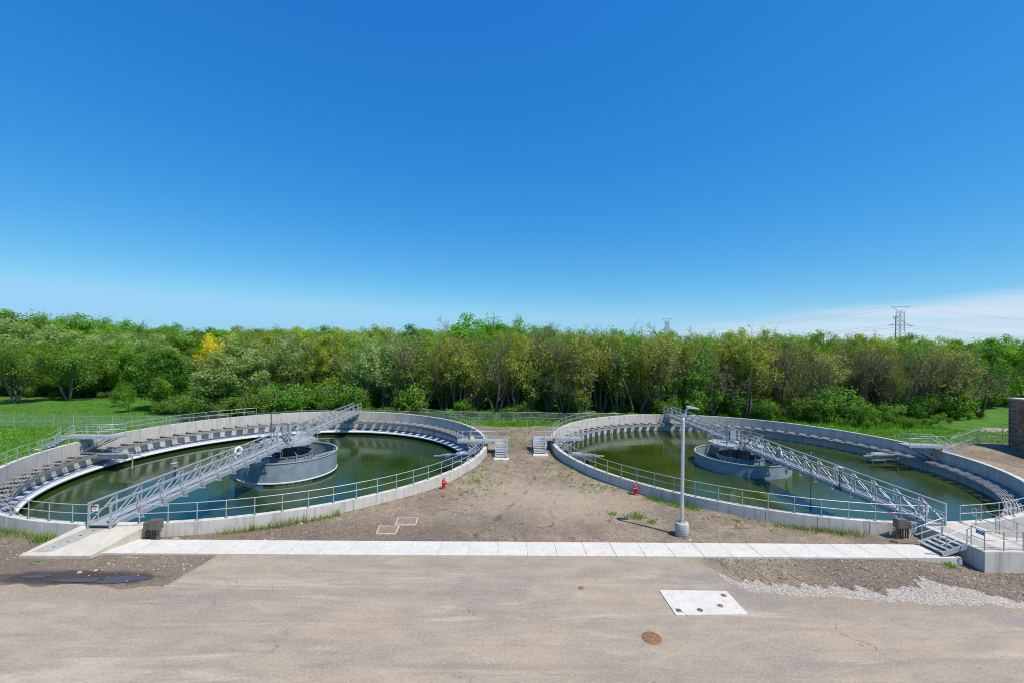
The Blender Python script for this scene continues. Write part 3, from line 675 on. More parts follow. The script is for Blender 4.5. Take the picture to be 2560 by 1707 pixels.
def bridge_lamp(t, x, y, label, mat):
    zd = zdL; th = Thing('bridge_lamp', label, 'lamp', (t.x + x, t.y + y, zd - .1))
    th.tube('pole', (t.x + x, t.y + y, zd - .1), (t.x + x, t.y + y, zd + 2.75), .05, mat, 10)
    th.bar('arm', (t.x + x - .05, t.y + y, zd + 2.73), (t.x + x + .25, t.y + y, zd + 2.75), .05, .05, mat)
    hd = th.box('lamp_head', (t.x + x + .58, t.y + y, zd + 2.76), (.62, .26, .08), mat)
    th.box('lens', (t.x + x + .62, t.y + y, zd + 2.713), (.42, .2, .012), 'glass_lens', parent=hd)
    th.box('base_plate', (t.x + x, t.y + y, zd - .02), (.22, .22, .03), 'galvanised')
bridge_lamp(TL, -2.6, 1.2, 'slim dark bronze lamp on the drive platform beside the life ring bridge', 'bronze_box')
bridge_lamp(TR, -2.35, -1.3, 'slim dark lamp rising from the drive platform above the green water', 'galvanised_dark')
th = Thing('drive_motor', 'blue geared drive motor on the bridge with the white life ring', 'motor', (TL.x + .1, TL.y - .3, zdL - .03))
th.tube('motor_body', (TL.x - .3, TL.y - .3, zdL + .35), (TL.x + .35, TL.y - .3, zdL + .35), .2, 'blue_paint', 14)
th.tube('fan_cover', (TL.x + .352, TL.y - .3, zdL + .35), (TL.x + .5, TL.y - .3, zdL + .35), .17, 'aluminium', 14)
th.box('motor_foot', (TL.x, TL.y - .3, zdL + .08), (.6, .4, .2), 'dark_metal')
th = Thing('drive_motor', 'grey geared drive unit on the bridge above the high green water', 'motor', (TR.x + .1, TR.y - .3, zdL - .03))
th.tube('motor_body', (TR.x - .3, TR.y - .3, zdL + .3), (TR.x + .35, TR.y - .3, zdL + .3), .2, 'galvanised_dark', 14)
th.box('motor_foot', (TR.x, TR.y - .3, zdL + .06), (.6, .4, .18), 'dark_metal')

# life ring and notice board on the bridge rails
def torus(r, q, n=28, k=10):
    v = []; f = []
    for i in range(n):
        a = 2 * PI * i / n
        for j in range(k):
            b = 2 * PI * j / k; v.append(((r + q * math.cos(b)) * math.cos(a), q * math.sin(b), (r + q * math.cos(b)) * math.sin(a)))
    for i in range(n):
        for j in range(k): f.append((i * k + j, i * k + (j + 1) % k, ((i + 1) % n) * k + (j + 1) % k, ((i + 1) % n) * k + j))
    return v, f
lb = Vector((TL.x - .62 - .16, TL.y - 8.2, zdL + .92))
th = Thing('life_ring', 'white life ring hanging on the footbridge rail', 'life ring', lb, rz=0)
v, f = torus(.28, .105); link('ring', mesh('ring', v, f, 'white_paint', True), None, Matrix.Translation(lb + Vector((.30, 0, 0))) @ Matrix.Rotation(R(62), 4, 'Z'), th.o)
th.bar('hanger', lb + Vector((.26, .0, .30)), lb + Vector((.16, .0, .30)), .04, .04, 'galvanised_dark')
rb = Vector((TR.x - .62 - .07, TR.y - 7.6, zdR + .8))
th = Thing('ring_board', 'pale blue grey backing board with a white ring on the footbridge rail', 'life ring', rb)
th.box('board', rb, (.05, .62, .8), 'galvanised'); 
v, f = torus(.26, .09); link('ring', mesh('ring', v, f, 'white_paint', True), None, Matrix.Translation(rb + Vector((.125, 0.0, 0))) @ Matrix.Rotation(R(90), 4, 'Z'), th.o)

# instruments on the bridges
def instrument(t, x, dy, label, tall):
    b = Vector((t.x + x, t.y + dy, zdL - .26)); th = Thing('level_instrument', label, 'instrument', b)
    for s in (-.07, .07): th.tube('stand_pipe', b + Vector((0, s, 0)), b + Vector((0, s, tall)), .028, 'dark_metal', 8)
    hd = th.box('instrument_head', b + Vector((0, 0, tall + .11)), (.2, .3, .22), 'galvanised'); th.box('sun_hood', b + Vector((-.03, 0, tall + .245)), (.34, .42, .03), 'aluminium', parent=hd)
    for k in range(3): th.sweep('cable', [b + Vector((0, .04 * k, .6)), b + Vector((-.05, .1 + .1 * k, .3)), b + Vector((.02, .25 + .1 * k, .05)), b + Vector((.05, .5 + .12 * k, .30))], .014, 'dark_metal', 5)
    return th
instrument(TL, -.62 - .12, -15.3, 'instrument head on twin dark pipes beside the life ring bridge', 1.75)
instrument(TR, -.62 - .1, -15.2, 'instrument head on twin dark pipes by the bridge over green water', 1.65)
for (t, x, dyy, zlo, zhi, lab) in ((TR, -.62 - .32, -12.3, WATER_R - .2, zdL + 1.95, 'long dark probe pole reaching down into the green water'), (TL, -4.0, -6.5, WATER_L - .2, 0.9, 'thin grey gauge rod standing in the low water')):
    b = Vector((t.x + x, t.y + dyy, zlo)); th = Thing('probe_pole', lab, 'pole', b)
    th.tube('rod', b, b + Vector((0, 0, zhi - zlo)), .035, 'galvanised_dark', 8); th.lathe('end_cap', [(.05, 0), (.05, .1), (.03, .14)], b + Vector((0, 0, zhi - zlo)), 'galvanised', 10)
    if t is TR: th.lathe('float_collar', [(.12, 0), (.14, .05), (.12, .1)], b + Vector((0, 0, .22)), 'dark_metal', 12)

# ------------------------------------------------------------------ guard rails on the rims
def rim_pt(t, deg, z=RIM, r=21.5): a = R(deg); return Vector((t.x + r * math.cos(a), t.y + r * math.sin(a), z))
def rim_rail(t, a0, a1, label, loop=None, grp='galvanised pipe guard rails on the tank rims'):
    L = abs(R(a1 - a0)) * 21.5; n = max(2, round(L / 1.53)); base = rim_pt(t, a0)
    th = Thing('guard_rail', label, 'railing', base, grp)
    K = n * 4
    for h in (1.07, .56):
        th.sweep('top_rail' if h > 1 else 'mid_rail', [rim_pt(t, a0 + (a1 - a0) * i / K, RIM + h) for i in range(K + 1)], .026, 'galvanised', 8)
    for i in range(n + 1):
        p = rim_pt(t, a0 + (a1 - a0) * i / n); ps = th.tube('post', p, p + Vector((0, 0, 1.06)), .026, 'galvanised', 8)
        th.box('base_plate', p + Vector((0, 0, .012)), (.16, .14, .022), 'galvanised_dark', R(a0 + (a1 - a0) * i / n), ps)
    if loop is not None:
        a = loop; d = 1 if a == a1 else -1
        p = rim_pt(t, a, RIM + 1.07); q = rim_pt(t, a, RIM + .56); e = rim_pt(t, a + .45 * (1 if a1 > a0 else -1) * d) - rim_pt(t, a)
        e.z = 0
        th.sweep('end_loop', [p, p + e * .8 + Vector((0, 0, -.06)), p + e + Vector((0, 0, -.2)), q + e + Vector((0, 0, .12)), q + e * .8, q], .026, 'galvanised', 8)
    return th
rim_rail(TL, -150, -91.2, 'guard rail ending at the warning sign by the concrete ramp')
rim_rail(TL, -86.0 + 1.0, -3.5, 'long guard rail curving from the concrete ramp past a red hydrant to steel stairs', loop=-85.0)
rim_rail(TL, 181.8, 211, 'guard rail on the rim above bare gravel beside stairs with crossing braces')
rim_rail(TL, 177.5, 128.0, 'guard rail against the grass field ending by the bushy trees')
rim_rail(TL, 60.0, 2.0, 'guard rail curving along the rim beside the weedy saddle below the woods')
rim_rail(TR, 127.5, 178.0, 'guard rail curving up the rim in front of bare multi-stemmed trees')
rim_rail(TR, 183.5, 269.3, 'long guard rail curving from steel stairs past a red hydrant behind the lamp post', loop=269.3)
rim_rail(TR, -85.0 + .6, -58, 'guard rail on the rim beyond the concrete landing')

# ------------------------------------------------------------------ access platforms with stairs
def rail_run(th, pts, hs=(1.07, .56), r=.029, mat='galvanised', posts=True, spacing=1.4):
    pts = [Vector(p) for p in pts]
    for h in hs: th.sweep('hand_rail', [p + Vector((0, 0, h)) for p in pts], r, mat, 6)
    if posts:
        for i in range(len(pts) - 1):
            L = (pts[i + 1] - pts[i]).length; n = max(1, round(L / spacing))
            for k in range(n + (1 if i == len(pts) - 2 else 0)):
                p = pts[i].lerp(pts[i + 1], k / n); th.tube('post', p - Vector((0, 0, .08)), p + Vector((0, 0, hs[0])), r, mat, 8)
def stairs(th, topc, dirv, side, w_, drop, n, run):
    # topc: centre of the top edge; dirv: horizontal unit descent direction
    topc = Vector(topc); dirv = Vector(dirv); side = Vector(side)
    for k in range(n):
        c = topc + dirv * (run * (k + .5) / n) + Vector((0, 0, -drop * (k + 1) / (n + 1)))
        th.bar('tread', c - side * w_ / 2, c + side * w_ / 2, run / n * .92, .035, 'aluminium')
        th.bar('tread_nose', c + dirv * run / n * .46 - side * (w_ / 2 - .01) + Vector((0, 0, -.045)), c + dirv * run / n * .46 + side * (w_ / 2 - .01) + Vector((0, 0, -.045)), .03, .055, 'galvanised')
    for s in (-1, 1):
        e = side * (s * (w_ / 2 + .04)); a = topc + e + Vector((0, 0, -.08)); b = topc + dirv * run + e + Vector((0, 0, -drop + .08))
        th.bar('stringer', a, b, .05, .24, 'galvanised')
        th.sweep('stair_rail', [a + Vector((0, 0, 1.05)), b + Vector((0, 0, 1.0)), b + dirv * .22 + Vector((0, 0, .88)), b + dirv * .22 + Vector((0, 0, .58)), b + Vector((0, 0, .5)), a + Vector((0, 0, .58))], .024, 'galvanised', 6)
        for u in (.12, .88): p = a.lerp(b, u); th.tube('stair_post', p, p + Vector((0, 0, 1.02)), .024, 'galvanised', 8)
def platform(t, s, dyc, r_in, x_out, label, stair, gz, w_=1.25):
    zt = 1.35; y0 = t.y + dyc; xi = t.x + s * r_in; xo = t.x + s * x_out
    th = Thing('access_platform', label, 'platform', (t.x + s * 21.5, y0, RIM), 'steel access platforms over the tank rims')
    L = abs(xo - xi); n = 4
    for k in range(n):
        xa = xi + (xo - xi) * (k + .5) / n; th.box('deck_plate', (xa, y0, zt - .025), (L / n - .012, w_, .05), 'grating')
    for sy in (-1, 1): th.bar('edge_channel', (xi, y0 + sy * (w_ / 2 + .03), zt - .10), (xo, y0 + sy * (w_ / 2 + .03), zt - .10), .05, .22, 'galvanised')
    for xe in (xi, xo): th.bar('end_channel', (xe, y0 - w_ / 2, zt - .10), (xe, y0 + w_ / 2, zt - .10), .05, .20, 'galvanised')
    for sy in (-.8, .8):
        for k, xx in enumerate((r_in + .3, r_in + 1.1)):
            th.bar('brace', (t.x + s * xx, y0 + sy * w_ / 2, zt - .2), (t.x + s * (RI - .02), y0 + sy * w_ / 2 , zt - 1.75), .07, .07, 'galvanised_dark')
        th.box('bracket', (t.x + s * (RI - .03), y0 + sy * w_ / 2, .1), (.06, .2, .5), 'galvanised_dark')
    th.box('support_leg', (t.x + s * 21.5, y0 - .4, (RIM + zt - .2) / 2), (.12, .12, zt - .2 - RIM), 'galvanised'); th.box('support_leg', (t.x + s * 21.5, y0 + .4, (RIM + zt - .2) / 2), (.12, .12, zt - .2 - RIM), 'galvanised')
    ye = w_ / 2 + .03
    if stair == 'out':
        rail_run(th, [(xo, y0 - ye, zt), (xi, y0 - ye, zt), (xi, y0 + ye, zt), (xo, y0 + ye, zt)])
        stairs(th, (xo, y0, zt), (s, 0, 0), (0, 1, 0), w_ - .1, zt - gz, 5 if gz > -.2 else 7, (zt - gz) * 1.45)
        g = zt - gz; c = Vector((xo + s * (g * 1.45 + .2), y0, gz)); th.box('foot_slab', c + Vector((0, 0, .0)), (.9, w_ + .5, .18), 'concrete_white')
    else:
        sw_ = 1.32; xa = xo - s * sw_
        rail_run(th, [(xa, y0 - ye, zt), (xi, y0 - ye, zt), (xi, y0 + ye, zt), (xo, y0 + ye, zt), (xo, y0 - ye, zt)])
        run = 2.1; stairs(th, ((xo + xa) / 2, y0 - w_ / 2 - .02, zt), (0, -1, 0), (1, 0, 0), sw_ - .12, zt - gz - .16, 6, run)
        th.box('foot_slab', ((xo + xa) / 2, y0 - w_ / 2 - run - .25, gz + .0), (sw_ + .25, 1.0, .34), 'concrete_white')
        for xx in (xo, xa): th.tube('platform_leg', (xx, y0, gz - .1), (xx, y0, zt - .2), .05, 'galvanised', 8)
    return th
platform(TL, -1, -.6, 17.6, 23.2, 'steel access platform with stairs down toward the grass field', 'out', hz(TL.x - 25, TL.y))
platform(TL, 1, -.55, 18.5, 23.9, 'steel access platform with front stairs, a yellow box lying on its deck', 'front', 0.0)
platform(TR, -1, .15, 18.4, 23.9, 'steel access platform with front stairs, on the rim of the green water tank', 'front', 0.0)
platform(TR, 1, -1.4, 17.6, 21.6, 'steel access platform with long stairs toward the dark brick building', 'out', -0.5)
p = Vector((TL.x + 20.0, TL.y - .35, 1.35)); th = Thing('carton', 'small yellow box with a white face lying on the platform deck', 'box', p)
th.box('carton_body', p + Vector((0, 0, .2)), (.5, .36, .4), 'yellow_box'); th.box('carton_label', p + Vector((.02, -.184, .2)), (.3, .008, .28), 'white_paint')
p = Vector((TL.x + 18.9, TL.y - .1, 1.35)); th = Thing('deck_pedestal', 'short grey pedestal standing on the deck near the yellow box', 'pedestal', p)
th.tube('column', p, p + Vector((0, 0, .7)), .07, 'galvanised', 10); th.box('pedestal_cap', p + Vector((0, 0, .76)), (.2, .2, .12), 'galvanised')
p = rim_pt(TR, 181.6, RIM, 21.45); th = Thing('orange_beacon', 'small orange marker bolted on the rim below the platform', 'marker', p)
th.tube('marker_stem', p, p + Vector((0, 0, .45)), .03, 'galvanised', 8); th.lathe('marker_disc', [(.02, 0), (.16, .02), (.18, .15), (.10, .28), (.02, .3)], p + Vector((0, 0, .45)), 'orange_paint', 16)

# ------------------------------------------------------------------ scum troughs
def scum_trough(t, deg, wz, label, flip_=1):
    a = R(deg); u = Vector((math.cos(a), math.sin(a), 0)); s = Vector((-math.sin(a), math.cos(a), 0)) * flip_; c = Vector((t.x, t.y, 0))
    P = lambda r, l, z: c + u * r + s * l + Vector((0, 0, z))
    th = Thing('scum_trough', label, 'trough', P(19.0, 0, wz), 'steel scum troughs inside the tank rims')
    zt = -0.70
    th.bar('trough_wall', P(20.3, -.45, zt - .2), P(16.9, -.45, zt - .2), .05, .4, 'galvanised')
    th.bar('trough_wall', P(20.3, .45, zt - .2), P(16.9, .45, zt - .2), .05, .4, 'galvanised')
    th.bar('trough_floor', P(20.3, 0, zt - .38), P(16.9, 0, zt - .38), .86, .05, 'galvanised_dark')
    th.bar('end_plate', P(16.88, -.45, zt - .2), P(16.88, .45, zt - .2), .05, .4, 'galvanised')
    th.bar('walk_plank', P(20.2, -.25, zt + .06), P(17.1, -.25, zt + .06), .42, .05, 'aluminium')
    th.bar('walk_plank', P(20.2, .30, zt + .09), P(17.4, .30, zt + .09), .34, .05, 'aluminium')
    th.bar('rail_beam', P(20.2, .62, zt + .22), P(16.6, .62, zt + .22), .10, .12, 'galvanised')
    th.bar('skimmer_arm', P(17.0, .55, zt + .1), P(15.7, .15, zt - .02), .16, .12, 'galvanised')
    # hanging frame
    for r in (19.9, 18.2): th.bar('hanger_post', P(r, -.95, zt + .02), P(r, -.95, zt - .95), .11, .09, 'galvanised')
    th.bar('hanger_top', P(20.0, -.95, zt + .02), P(18.1, -.95, zt + .02), .45, .05, 'aluminium')
    th.bar('hanger_sill', P(20.3, -.98, zt - .95), P(17.9, -.98, zt - .95), .12, .07, 'galvanised')
    th.bar('cross_strut', P(19.9, -.95, zt - .9), P(19.0, .5, zt - 1.0), .06, .06, 'galvanised')
    th.tube('support_pile', P(17.2, -.05 - .7, wz - .6), P(17.2, -.75, zt + .05), .075, 'galvanised', 10)
    th.bar('beach_arm', P(17.3, -1.0, zt - .3), P(17.0, -2.2, zt - .8), .2, .06, 'galvanised')
    return th
scum_trough(TL, 180.8, WATER_L, 'scum trough with a long support pile below the platform near the grass field')
scum_trough(TL, 2.5, WATER_L, 'scum trough below the platform that carries the yellow box', -1)
scum_trough(TR, 178.5, WATER_R, 'scum trough over green water behind the rail, near the front stairs')
scum_trough(TR, 6.5, WATER_R, 'scum trough in shade below the wall near the long stairs', -1)

# ------------------------------------------------------------------ concrete ramp by the life ring bridge
rx0, rx1, yt, yb = TL.x - 1.2, TL.x + 2.54, TL.y - RO - .02, 23.18
rx0b, rx1b = TL.x - 2.2, TL.x + 1.52
th = Thing('concrete_ramp', 'sloping pale concrete ramp rising to the footbridge by bronze electrical boxes', 'ramp', (TL.x, 24, 0))
v, f = prism([(rx0b, yb), (rx1b, yb), (rx1, yt + .35), (rx0, yt + .35)], -.3, [.14, .14, RIM - .01, RIM - .01]); th.poly('ramp_slab', v, f, 'concrete_tan')
sl = (RIM - .01 - .14) / (yt + .35 - yb); zz = lambda y_: .14 + sl * (y_ - yb)
xa, xb, ya, yb_ = TL.x - .63, TL.x + .42, yt - .02, yb + .28
v, f = prism([(xa - 1.2, yb_), (xb - 1.2, yb_), (xb, ya), (xa, ya)], [zz(yb_) - .05] * 2 + [zz(ya) - .05] * 2, [zz(yb_) + .006] * 2 + [zz(ya) + .006] * 2); pn = th.poly('inset_strip', v, f, 'concrete_grey_panel')
for k in range(4):
    y_ = yb_ + .35 + .45 * k; th.box('lifting_slot', (xb - .45 - 1.2 * (1 - (y_ - yb_) / (ya - yb_)), y_, zz(y_) + .012), (.13, .06, .012), 'dark_metal', .2, pn)

def ebox(base, label, mats, flipx=1):
    b = Vector(base); th = Thing('electrical_boxes', label, 'electrical box', b)
    x = th.box('junction_box', b + Vector((.32 * flipx, -.0, .98)), (.58, .34, .56), mats); th.box('box_lid', b + Vector((.32 * flipx, -.18, .98)), (.54, .02, .52), mats, parent=x)
    x = th.box('switch_box', b + Vector((-.22 * flipx, .1, .86)), (.36, .26, .42), mats); th.box('box_lid', b + Vector((-.22 * flipx, -.04, .86)), (.32, .02, .38), mats, parent=x)
    for dx, dy, h in ((-.3, .1, .7), (-.15, .1, .7), (.12, 0, .74), (.26, 0, .74), (.40, 0, .74), (.52, 0, .74)):
        th.tube('conduit', b + Vector((dx * flipx, dy, -.15)), b + Vector((dx * flipx, dy, h)), .045, 'dark_metal' if dx < .3 else mats, 8)
    th.bar('strut_rail', b + Vector((-.45 * flipx, .16, .55)), b + Vector((.65 * flipx, .16, .55)), .05, .05, 'galvanised')
ebox((TL.x + 2.98, TL.y - 21.98, 0), 'bronze electrical boxes on conduits against the wall by the ramp', 'bronze_box')
ebox((TR.x - 2.15, TR.y - 22.05, hz(TR.x - 2, 26)), 'bronze electrical boxes on conduits in shade beside the concrete landing', 'bronze_box', -1)

# ------------------------------------------------------------------ concrete landing with stairs at the other bridge
LX0, LX1, LY0, LY1 = 26.55, 30.05, 22.88, TR.y - RO + .05
th = Thing('concrete_landing', 'raised concrete landing with pipe rails at the footbridge end', 'landing', (28, 25, -.4))
v, f = prism([(LX0, LY0), (LX1, LY0), (LX1, LY1 + .15), (LX0, LY1 + .1)], -.9, RIM - .02); th.poly('landing_block', v, f, 'concrete')
v, f = prism([(LX0 + .06, LY0 + .06), (LX1 - .06, LY0 + .06), (LX1 - .06, LY1 - .1), (LX0 + .06, LY1 - .1)], RIM - .05, RIM - .012); th.poly('landing_topping', v, f, 'concrete_tan')
v, f = prism([(LX0 + .42, LY0 + .35), (LX0 + 1.35, LY0 + .35), (LX0 + 1.35, LY1 - .25), (LX0 + .42, LY1 - .25)], RIM - .03, RIM - .004); th.poly('inset_strip', v, f, 'concrete_grey_panel')
v, f = prism([(LX1, LY0), (LX1 + 9, LY0), (LX1 + 9, LY0 + 1.9), (LX1, LY0 + 1.9)], -.9, [RIM - .03, .2, .2, RIM - .03]); th.poly('side_ramp', v, f, 'concrete')
STY0, STY1 = 23.75, 25.15
th = Thing('landing_rail', 'pipe rail with a blue notice round the concrete landing corner', 'railing', (LX0, LY0, RIM))
rail_run(th, [(LX0 + .12, STY0 - .08, RIM), (LX0 + .12, LY0 + .12, RIM), (LX1 - .1, LY0 + .12, RIM)], (1.07, .56), .026, spacing=1.15)
pl = th.box('notice_plate', (LX0 + .07, LY0 + .30, RIM + .92), (.012, .42, .20), 'blue_paint')
for k in range(2): th.box('notice_line', (LX0 + .062, LY0 + .30, RIM + .96 - .08 * k), (.004, .30 - .06 * k, .028), 'white_paint', parent=pl)
th = Thing('landing_rail', 'pipe rail with a looped end along the far edge of the landing', 'railing', (LX1 - .1, LY1 - .4, RIM))
rail_run(th, [(LX1 - .12, LY1 - .3, RIM), (LX1 - .12, LY0 + .2, RIM)], (1.07, .56), .026, spacing=1.2)
th.sweep('end_loop', [(LX1 - .12, LY1 - .3, RIM + 1.07), (LX1 - .12, LY1 - .1, RIM + 1.0), (LX1 - .12, LY1 - .04, RIM + .85), (LX1 - .12, LY1 - .1, RIM + .65), (LX1 - .12, LY1 - .3, RIM + .56)], .026, 'galvanised', 8)
th = Thing('landing_rail', 'short pipe rail between the warning sign and the landing stairs', 'railing', (LX0 + .1, LY1 - .3, RIM))
rail_run(th, [(LX0 + .12, LY1 - .35, RIM), (LX0 + .12, STY1 + .08, RIM)], (1.07, .56), .026, spacing=.9)
th.sweep('end_loop', [(LX0 + .12, LY1 - .35, RIM + 1.07), (LX0 + .12, LY1 - .15, RIM + 1.0), (LX0 + .12, LY1 - .1, RIM + .85), (LX0 + .12, LY1 - .15, RIM + .65), (LX0 + .12, LY1 - .35, RIM + .56)], .026, 'galvanised', 8)
th = Thing('landing_stairs', 'short steel stairs with looped handrails from the landing to the sidewalk', 'stairs', (25.6, 24.4, .09))
run = 1.35; zb = .09; n = 4
for k in range(n):
    zc = RIM - (RIM - zb) * (k + 1) / (n + 1); xc = LX0 - run * (k + .5) / n
    th.box('tread', (xc, (STY0 + STY1) / 2, zc), (run / n * .95, STY1 - STY0 - .06, .05), 'galvanised')
    th.box('tread_nose', (xc - run / n * .46, (STY0 + STY1) / 2, zc - .02), (.035, STY1 - STY0 - .07, .06), 'bronze_box')
for y_ in (STY0, STY1):
    a = Vector((LX0, y_, RIM - .1)); b = Vector((LX0 - run - .1, y_, zb + .13))
    th.bar('stringer', a, b, .06, .26, 'galvanised')
    th.sweep('hand_rail', [a + Vector((.15, 0, 1.0)), a + Vector((-.05, 0, 1.0)), b + Vector((.05, 0, 1.0)), b + Vector((-.28, 0, .86)), b + Vector((-.30, 0, .62)), b + Vector((-.16, 0, .50)), a + Vector((-.1, 0, .50)), a + Vector((.12, 0, .50))], .026, 'galvanised', 8)
    for u in (.02, .86): p = a.lerp(b, u); th.tube('post', p, p + Vector((0, 0, 1.02)), .026, 'galvanised', 8)

# warning signs
def sign(p, rz, label, w_=.34, h_=.36):
    th = Thing('warning_sign', label, 'sign', p, rz=rz); Mx = Matrix.Translation(Vector(p)) @ Matrix.Rotation(rz, 4, 'Z')
    link('sign_plate', unit_box('white_paint'), None, Mx @ Matrix.Diagonal((w_, .012, h_, 1)), th.o)
    link('red_header', unit_box('red_paint'), None, Mx @ Matrix.Translation((0, -.009, h_ * .28)) @ Matrix.Diagonal((w_ * .86, .006, h_ * .28, 1)), th.o)
    for k in range(2): link('text_line', unit_box('dark_metal'), None, Mx @ Matrix.Translation((0, -.008, -h_ * (.08 + .18 * k))) @ Matrix.Diagonal((w_ * (.5 - .12 * k), .005, h_ * .07, 1)), th.o)
sign(rim_pt(TL, -91.6, RIM + .92, 21.57), 0, 'white warning sign with red header on the rail by the concrete ramp')
p = rim_pt(TL, -85.1, RIM + 1.0, 21.56); th = Thing('red_tag', 'small red plate on the guard rail end beside the ramp', 'sign', p); th.box('tag_plate', p, (.3, .012, .09), 'red_paint'); th.box('tag_line', p + Vector((0, -.009, 0)), (.2, .005, .02), 'white_paint')
sign(rim_pt(TR, 269.2, RIM + .9, 21.57), 0, 'white warning sign with red header on the rail by the landing')
p = rim_pt(TR, 263.3, RIM + .56, 21.54); th = Thing('red_tag', 'small red plate on the mid rail over green water', 'sign', p); th.box('tag_plate', p, (.28, .012, .10), 'red_paint'); th.box('tag_line', p + Vector((0, -.009, 0)), (.18, .005, .02), 'white_paint')

# ------------------------------------------------------------------ lamp post
lp = gp(1704.5, 1338); lp.z = hz(lp.x, lp.y)
th = Thing('lamp_post', 'tall grey lamp post on a round concrete pier in the bare dirt', 'lamp post', lp)
pr = th.lathe('concrete_pier', [(.40, -.3), (.40, .80), (.37, .84)], lp, 'concrete_gray', 28)
for k in range(7): th.lathe('form_ring', [(.402, 0), (.408, .012), (.402, .024)], lp + Vector((0, 0, .06 + .115 * k)), 'concrete', 28, False, pr)
th.box('base_plate', lp + Vector((0, 0, .865)), (.36, .36, .04), 'galvanised')
for sx_ in (-1, 1):
    for sy_ in (-1, 1): th.tube('anchor_bolt', lp + Vector((.13 * sx_, .13 * sy_, .88)), lp + Vector((.13 * sx_, .13 * sy_, .98)), .022, 'galvanised_dark', 8)
th.lathe('pole', [(.115, .885), (.11, 1.1), (.105, 4), (.10, 7.2), (.08, 7.3)], lp, 'aluminium', 20)
th.box('hand_hole', lp + Vector((0, -.122, 1.35)), (.1, .02, .22), 'aluminium')
th.sweep('arm', [lp + Vector((0, 0, 7.1)), lp + Vector((.10, 0, 7.45)), lp + Vector((.20, 0, 7.85)), lp + Vector((.34, 0, 7.97))], .055, 'aluminium', 10)
v, f = prism([(.22, -.12), (.4, -.17), (.85, -.15), (.98, -.08), (.98, .08), (.85, .15), (.4, .17), (.22, .12)], [7.93, 7.93, 7.88, 7.86, 7.86, 7.88, 7.93, 7.93], [8.05, 8.06, 7.97, 7.93, 7.93, 7.97, 8.06, 8.05])
hd = th.poly('lamp_head', [lp + Vector(p) for p in v], f, 'aluminium'); th.lathe('photocell', [(.04, 0), (.045, .05), (.03, .09)], lp + Vector((.48, 0, 8.04)), 'blue_paint', 12, True, hd)

# ------------------------------------------------------------------ hydrants
def hydrant(p, rz, label):
    p = Vector(p); th = Thing('fire_hydrant', label, 'fire hydrant', p, 'red fire hydrants by the tank walls')
    th.lathe('barrel', [(.19, -.1), (.19, .02), (.14, .05), (.125, .08), (.125, .30), (.135, .32), (.135, .36), (.12, .38), (.12, .58), (.15, .60), (.15, .65)], p, 'hydrant_red', 18)
    th.lathe('bonnet', [(.15, .65), (.14, .70), (.10, .77), (.05, .80), (.045, .88), (.02, .89)], p, 'hydrant_red', 18)
    d = Vector((math.cos(rz), math.sin(rz), 0)); s = Vector((-d.y, d.x, 0))
    th.tube('pumper_nozzle', p + d * .08 + Vector((0, 0, .50)), p + d * .24 + Vector((0, 0, .50)), .085, 'hydrant_red', 14); th.tube('nozzle_cap', p + d * .235 + Vector((0, 0, .50)), p + d * .29 + Vector((0, 0, .50)), .095, 'hydrant_red', 8)
    for q in (-1, 1):
        th.tube('hose_nozzle', p + s * .08 * q + Vector((0, 0, .52)), p + s * .21 * q + Vector((0, 0, .52)), .06, 'hydrant_red', 12); th.tube('nozzle_cap', p + s * .205 * q + Vector((0, 0, .52)), p + s * .25 * q + Vector((0, 0, .52)), .07, 'hydrant_red', 8)
    v, f = torus(.165, .014, 18, 6); link('reflector_ring', mesh('reflector_ring', v, f, 'white_paint', True), None, Matrix.Translation(p + Vector((0, 0, .56))) @ Matrix.Rotation(R(90), 4, 'X'), th.o)
h1 = gp(1109, 1221); h2 = gp(1588, 1235)
hydrant((h1.x, h1.y, hz(h1.x, h1.y)), R(-20), 'red fire hydrant against sunlit concrete, beside the tank with low water')
hydrant((h2.x, h2.y, hz(h2.x, h2.y)), R(-160), 'red fire hydrant at the shaded wall of the green water tank')

# ------------------------------------------------------------------ hatches, slab and covers in the ground
def hatch(quad, label):
    P = [gp(*q) for q in quad]; c = sum(P, Vector()) / 4; z = hz(c.x, c.y)
    th = Thing('access_hatch', label, 'hatch', (c.x, c.y, z), 'rusty hatches in the dirt')
    for i in range(4):
        a, b = P[i], P[(i + 1) % 4]; a = Vector((a.x, a.y, z + .02)); b = Vector((b.x, b.y, z + .02)); th.bar('frame_edge', a, b + (a - b).normalized() * .07, .07, .14, 'concrete_tan')
    ins = [(p.x + (c.x - p.x) * .09, p.y + (c.y - p.y) * .09) for p in P][::-1]
    v, f = prism(ins[::-1] if (ins[1][0] - ins[0][0]) * (ins[2][1] - ins[1][1]) - (ins[1][1] - ins[0][1]) * (ins[2][0] - ins[1][0]) < 0 else ins, z - .05, z + .065); lid = th.poly('lid', v, f, 'rust_plate')
    th.box('lift_handle', (c.x, c.y - .3, z + .075), (.14, .04, .02), 'dark_metal', 0, lid)
hatch([(997, 1294), (1044, 1294), (1039, 1313), (988, 1313)], 'rusty steel hatch in a pale frame, the one farther from the sidewalk')
hatch([(948, 1317), (997.5, 1317), (988, 1336), (941, 1336)], 'rusty steel hatch in a pale frame, the one closer to the sidewalk')
